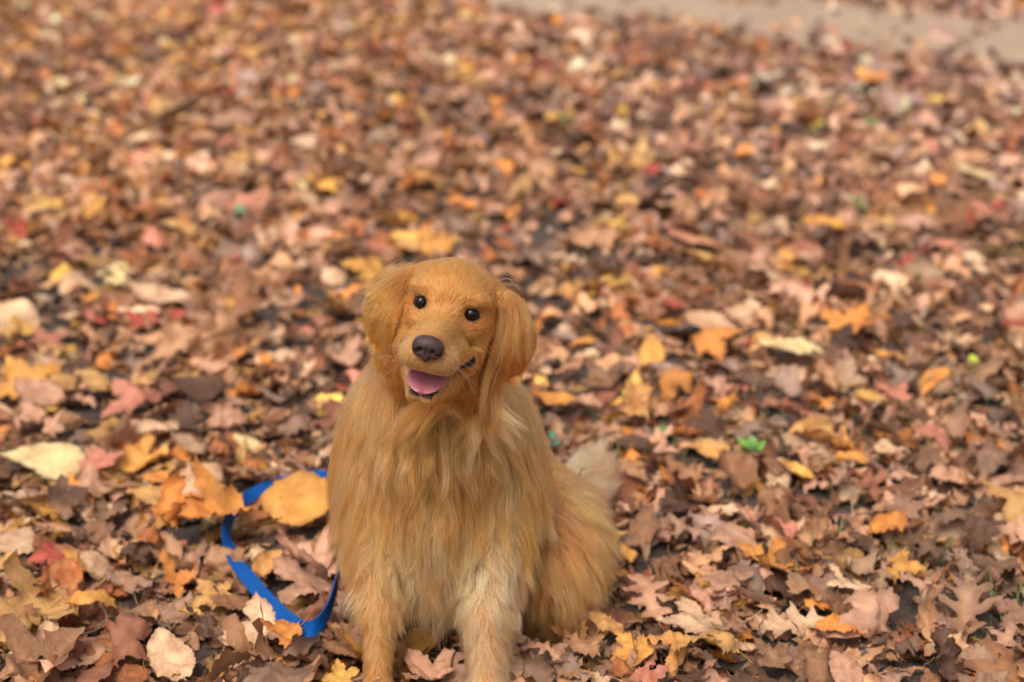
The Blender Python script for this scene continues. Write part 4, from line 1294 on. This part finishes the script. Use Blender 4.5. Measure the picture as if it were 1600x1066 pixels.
# centre line on the ground: pixel, height above soil, lean of the strap's face (0 lies flat, 90 stands on edge)
LS = [(762, 806, .06, 30), (738, 788, .05, 24), (700, 766, .05, 20), (640, 752, .05, 20), (545, 742, .050, 10), (500, 741, .050, 8), (466, 745, .050, 8), (432, 754, .050, 14), (398, 770, .052, 30), (372, 790, .056, 62), (358, 812, .056, 66), (354, 835, .056, 52),
      (360, 858, .058, 26), (372, 882, .062, -4), (392, 908, .066, -26), (416, 936, .068, -36), (440, 960, .070, -38), (462, 977, .074, -46), (482, 983, .080, -62), (500, 974, .084, -78), (514, 951, .090, -86), (523, 922, .096, -88), (530, 892, .100, -90),
      (540, 860, .104, -90), (556, 830, .108, -90), (580, 800, .112, -90), (610, 772, .130, -90)]
pts = []
for a, b, h_, lean in LS:
    q = to_ground(a, b, h_); pts.append((q[0], q[1], q[2], lean))
pts = np.array(pts)
tt = np.linspace(0, len(pts) - 1, 150)
i0 = np.clip(tt.astype(int), 0, len(pts) - 2); fr = (tt - i0)[:, None]
def cr(P):
    p0, p1, p2, p3 = P[np.clip(i0 - 1, 0, None)], P[i0], P[i0 + 1], P[np.clip(i0 + 2, None, len(P) - 1)]
    return .5 * (2 * p1 + (p2 - p0) * fr + (2 * p0 - 5 * p1 + 4 * p2 - p3) * fr ** 2 + (3 * p1 - p0 - 3 * p2 + p3) * fr ** 3)
LC = cr(pts)
tan = norm(np.gradient(LC[:, :3], axis=0))
flat = norm(np.cross(tan, [0, 0, 1.]))
an = np.radians(LC[:, 3])[:, None]
upv = norm(np.cross(flat, tan))
cross = flat * np.cos(an) + upv * np.sin(an)
nrm = norm(np.cross(cross, tan))
W2, TH = .0122, .0011
sl_ = np.concatenate([[0], np.cumsum(np.linalg.norm(np.diff(LC[:, :3], axis=0), axis=1))])
prof = [(-1, -1), (-.6, -1), (0, -1), (.6, -1), (1, -1), (1, 1), (.6, 1), (0, 1), (-.6, 1), (-1, 1)]
V = np.stack([LC[:, :3] + cross * a * W2 + nrm * b * TH for a, b in prof], 1).reshape(-1, 3)
U = np.stack([np.stack([sl_ * 320, np.full_like(sl_, a * 3), np.full_like(sl_, b)], -1) for a, b in prof], 1).reshape(-1, 3)
k = len(prof)
F = [(i_ * k + j, i_ * k + (j + 1) % k, (i_ + 1) * k + (j + 1) % k, (i_ + 1) * k + j) for i_ in range(len(LC) - 1) for j in range(k)]
F += [tuple(range(k))[::-1], tuple((len(LC) - 1) * k + j for j in range(k))]
lo = new_mesh("leash", V, F, strap_mat(), attrs={"luv": ('FLOAT_VECTOR', U)}, smooth=False)
tag(lo, "bright blue webbing leash looped on the leaves beside the dog", "leash")

# ------------------------------------------------------------------ seedlings, twigs, grass
def green_mat():
    m, t, b = new_mat("seedling_green")
    ti = attr_node(t, "tint")
    t.links.new(ti.outputs["Color"], b.inputs["Base Color"])
    b.inputs["Roughness"].default_value = .5
    tr = t.nodes.new("ShaderNodeBsdfTranslucent"); t.links.new(ti.outputs["Color"], tr.inputs["Color"])
    mx = t.nodes.new("ShaderNodeMixShader"); mx.inputs[0].default_value = .25
    t.links.new(b.outputs[0], mx.inputs[1]); t.links.new(tr.outputs[0], mx.inputs[2])
    t.links.new(mx.outputs[0], t.nodes["Material Output"].inputs["Surface"])
    return m
GREEN = green_mat()
def tube(P, r0, r1, k=6):
    P = np.asarray(P, float); t_ = norm(np.gradient(P, axis=0))
    s_ = norm(np.cross(t_, [.3, .2, 1.])); u_ = np.cross(s_, t_)
    rr = np.linspace(r0, r1, len(P))
    V = np.concatenate([P[i_] + rr[i_] * (np.cos(np.arange(k) * 6.283 / k)[:, None] * s_[i_] + np.sin(np.arange(k) * 6.283 / k)[:, None] * u_[i_]) for i_ in range(len(P))])
    F = [(i_ * k + j, i_ * k + (j + 1) % k, (i_ + 1) * k + (j + 1) % k, (i_ + 1) * k + j) for i_ in range(len(P) - 1) for j in range(k)]
    F += [tuple(range(k))[::-1], tuple((len(P) - 1) * k + j for j in range(k))]
    return V, F
for px, py, sz, nl, col, label in [
    (1172, 726, .034, 5, (.15, .29, .05), 'bright green leafy seedling growing through brown leaves'),
    (1035, 692, .020, 3, (.10, .22, .07), 'dull green sprig in the litter behind the dog tail'),
    (1345, 332, .040, 4, (.10, .20, .045), 'dark green sprig far back on the right'),
    (886, 197, .045, 5, (.09, .16, .04), 'dark green tuft far back above the dog'),
    (862, 697, .020, 3, (.05, .20, .12), 'blue green sprig peeping out behind the dog back'),
    (1450, 966, .016, 2, (.13, .26, .05), 'tiny green sprig beside the large greyish oak leaf'),
    (1520, 582, .030, 2, (.36, .42, .04), 'yellow green sprig near the right edge'),
    (1362, 204, .045, 4, (.12, .24, .06), 'small green sprig near the path'),
    (376, 346, .040, 3, (.12, .22, .10), 'grey green sprig beside the far salmon leaf')]:
    g_ = to_ground(px, py, .03); g_[2] = float(ground_h(g_[0], g_[1]))
    root = bpy.data.objects.new("seedling", None); COL.objects.link(root); root.location = g_; root.empty_display_size = .03
    tag(root, label, "seedling", "green seedlings among the leaves")
    hgt = .040 + sz * .6
    V, F = tube([(0, 0, 0), (.002, 0, hgt * .4), (-.001, .002, hgt * .75), (.001, 0, hgt)], .0014, .0009)
    new_mesh("stem", V, F, GREEN, root, attrs={"tint": ('FLOAT_COLOR', np.tile(np.array(col) * .8, (len(V), 1)))})
    for q in range(nl):
        T_ = leaf_template('oval', .12, sr, .6, False)
        V = T_['P'] + np.array([0, .45, 0])
        a = q * 2.4 + sr.uniform(-.3, .3)
        M = eul(np.array([sr.uniform(.1, .7)]), np.array([0.]), np.array([a]))[0]
        V = (V * sz * sr.uniform(.8, 1.15)) @ M.T + np.array([0, 0, hgt - .006 * (q % 3)])
        new_mesh("leaf", V, T_['F'], GREEN, root, attrs={"tint": ('FLOAT_COLOR', np.tile(np.array(col) * sr.uniform(.8, 1.2), (len(V), 1)))})
bm_, tb, bb = new_mat("twig_bark")
nn = N(tb, "ShaderNodeTexNoise", Scale=120.0, Detail=4.0)
tb.links.new(ramp(tb, nn.outputs["Fac"], [(.3, (.035, .022, .015)), (.7, (.10, .066, .045))]), bb.inputs["Base Color"]); bb.inputs["Roughness"].default_value = .85
for px, py, L_, a, z, label in [
    (908, 742, .05, 1.2, .125, 'tiny dark twig caught on the pale tail of the dog'),
    (1540, 572, .16, .5, .045, 'thin dark twig beside the yellow green sprig'),
    (1100, 592, .13, .1, .035, 'thin twig lying right of the dog neck'),
    (150, 980, .10, .55, .060, 'thin dark twig lying across the big golden brown leaf'),
    (1185, 1000, .12, 1.3, .045, 'thin twig between the pale pointed and crumpled pinkish leaves'),
    (1330, 905, .11, 2.2, .045, 'thin twig left of the small golden leaf among mauve brown oak leaves'),
    (560, 330, .20, .3, .04, 'dark twig far behind the dog left ear'),
    (250, 250, .24, 2.6, .04, 'dark twig far back on the upper left')]:
    g_ = to_ground(px, py, z)
    q = np.linspace(-.5, .5, 8)
    P = np.stack([q * L_ * math.cos(a), q * L_ * math.sin(a), .006 * np.sin(q * 7) + .10 * L_ * q], -1) + sr.normal(0, .0022, (8, 3))
    V, F = tube(P, .0022, .0010)
    o = new_mesh("twig", V, F, bm_); o.location = g_
    tag(o, label, "twig", "thin twigs in the leaves")
# grass blades in a few thin patches
GV, GF_, GT = [], [], []
for cx, cy, n, sp in ((1555, 925, 130, .10), (1580, 640, 60, .12), (1050, 640, 40, .12), (1200, 660, 40, .10), (1330, 880, 40, .08), (960, 700, 30, .07), (1500, 720, 50, .14)):
    c0 = to_ground(cx, cy, .02)
    for _ in range(n):
        b0 = c0 + np.append(sr.normal(0, sp, 2), 0); b0[2] = float(ground_h(b0[0], b0[1]))
        h_ = sr.uniform(.03, .075); an_ = sr.uniform(0, 6.28); d_ = np.array([math.cos(an_), math.sin(an_), 0]) * h_ * sr.uniform(.2, .9); s_ = np.array([-math.sin(an_), math.cos(an_), 0]) * .0012
        i0_ = sum(len(v) for v in GV)
        GV.append(np.array([b0 - s_, b0 + s_, b0 + d_ * .4 - s_ * .8 + (0, 0, h_ * .65), b0 + d_ * .4 + s_ * .8 + (0, 0, h_ * .65), b0 + d_ + (0, 0, h_ * .85)]))
        GF_ += [(i0_, i0_ + 1, i0_ + 3), (i0_, i0_ + 3, i0_ + 2), (i0_ + 2, i0_ + 3, i0_ + 4)]
        GT.append(np.tile(np.array((.11, .16, .045)) * sr.uniform(.6, 1.4), (5, 1)))
gr = new_mesh("grass", np.concatenate(GV), np.array(GF_), GREEN, attrs={"tint": ('FLOAT_COLOR', np.concatenate(GT))})
tag(gr, "thin green grass blades poking through the leaves", "grass", kind="stuff")
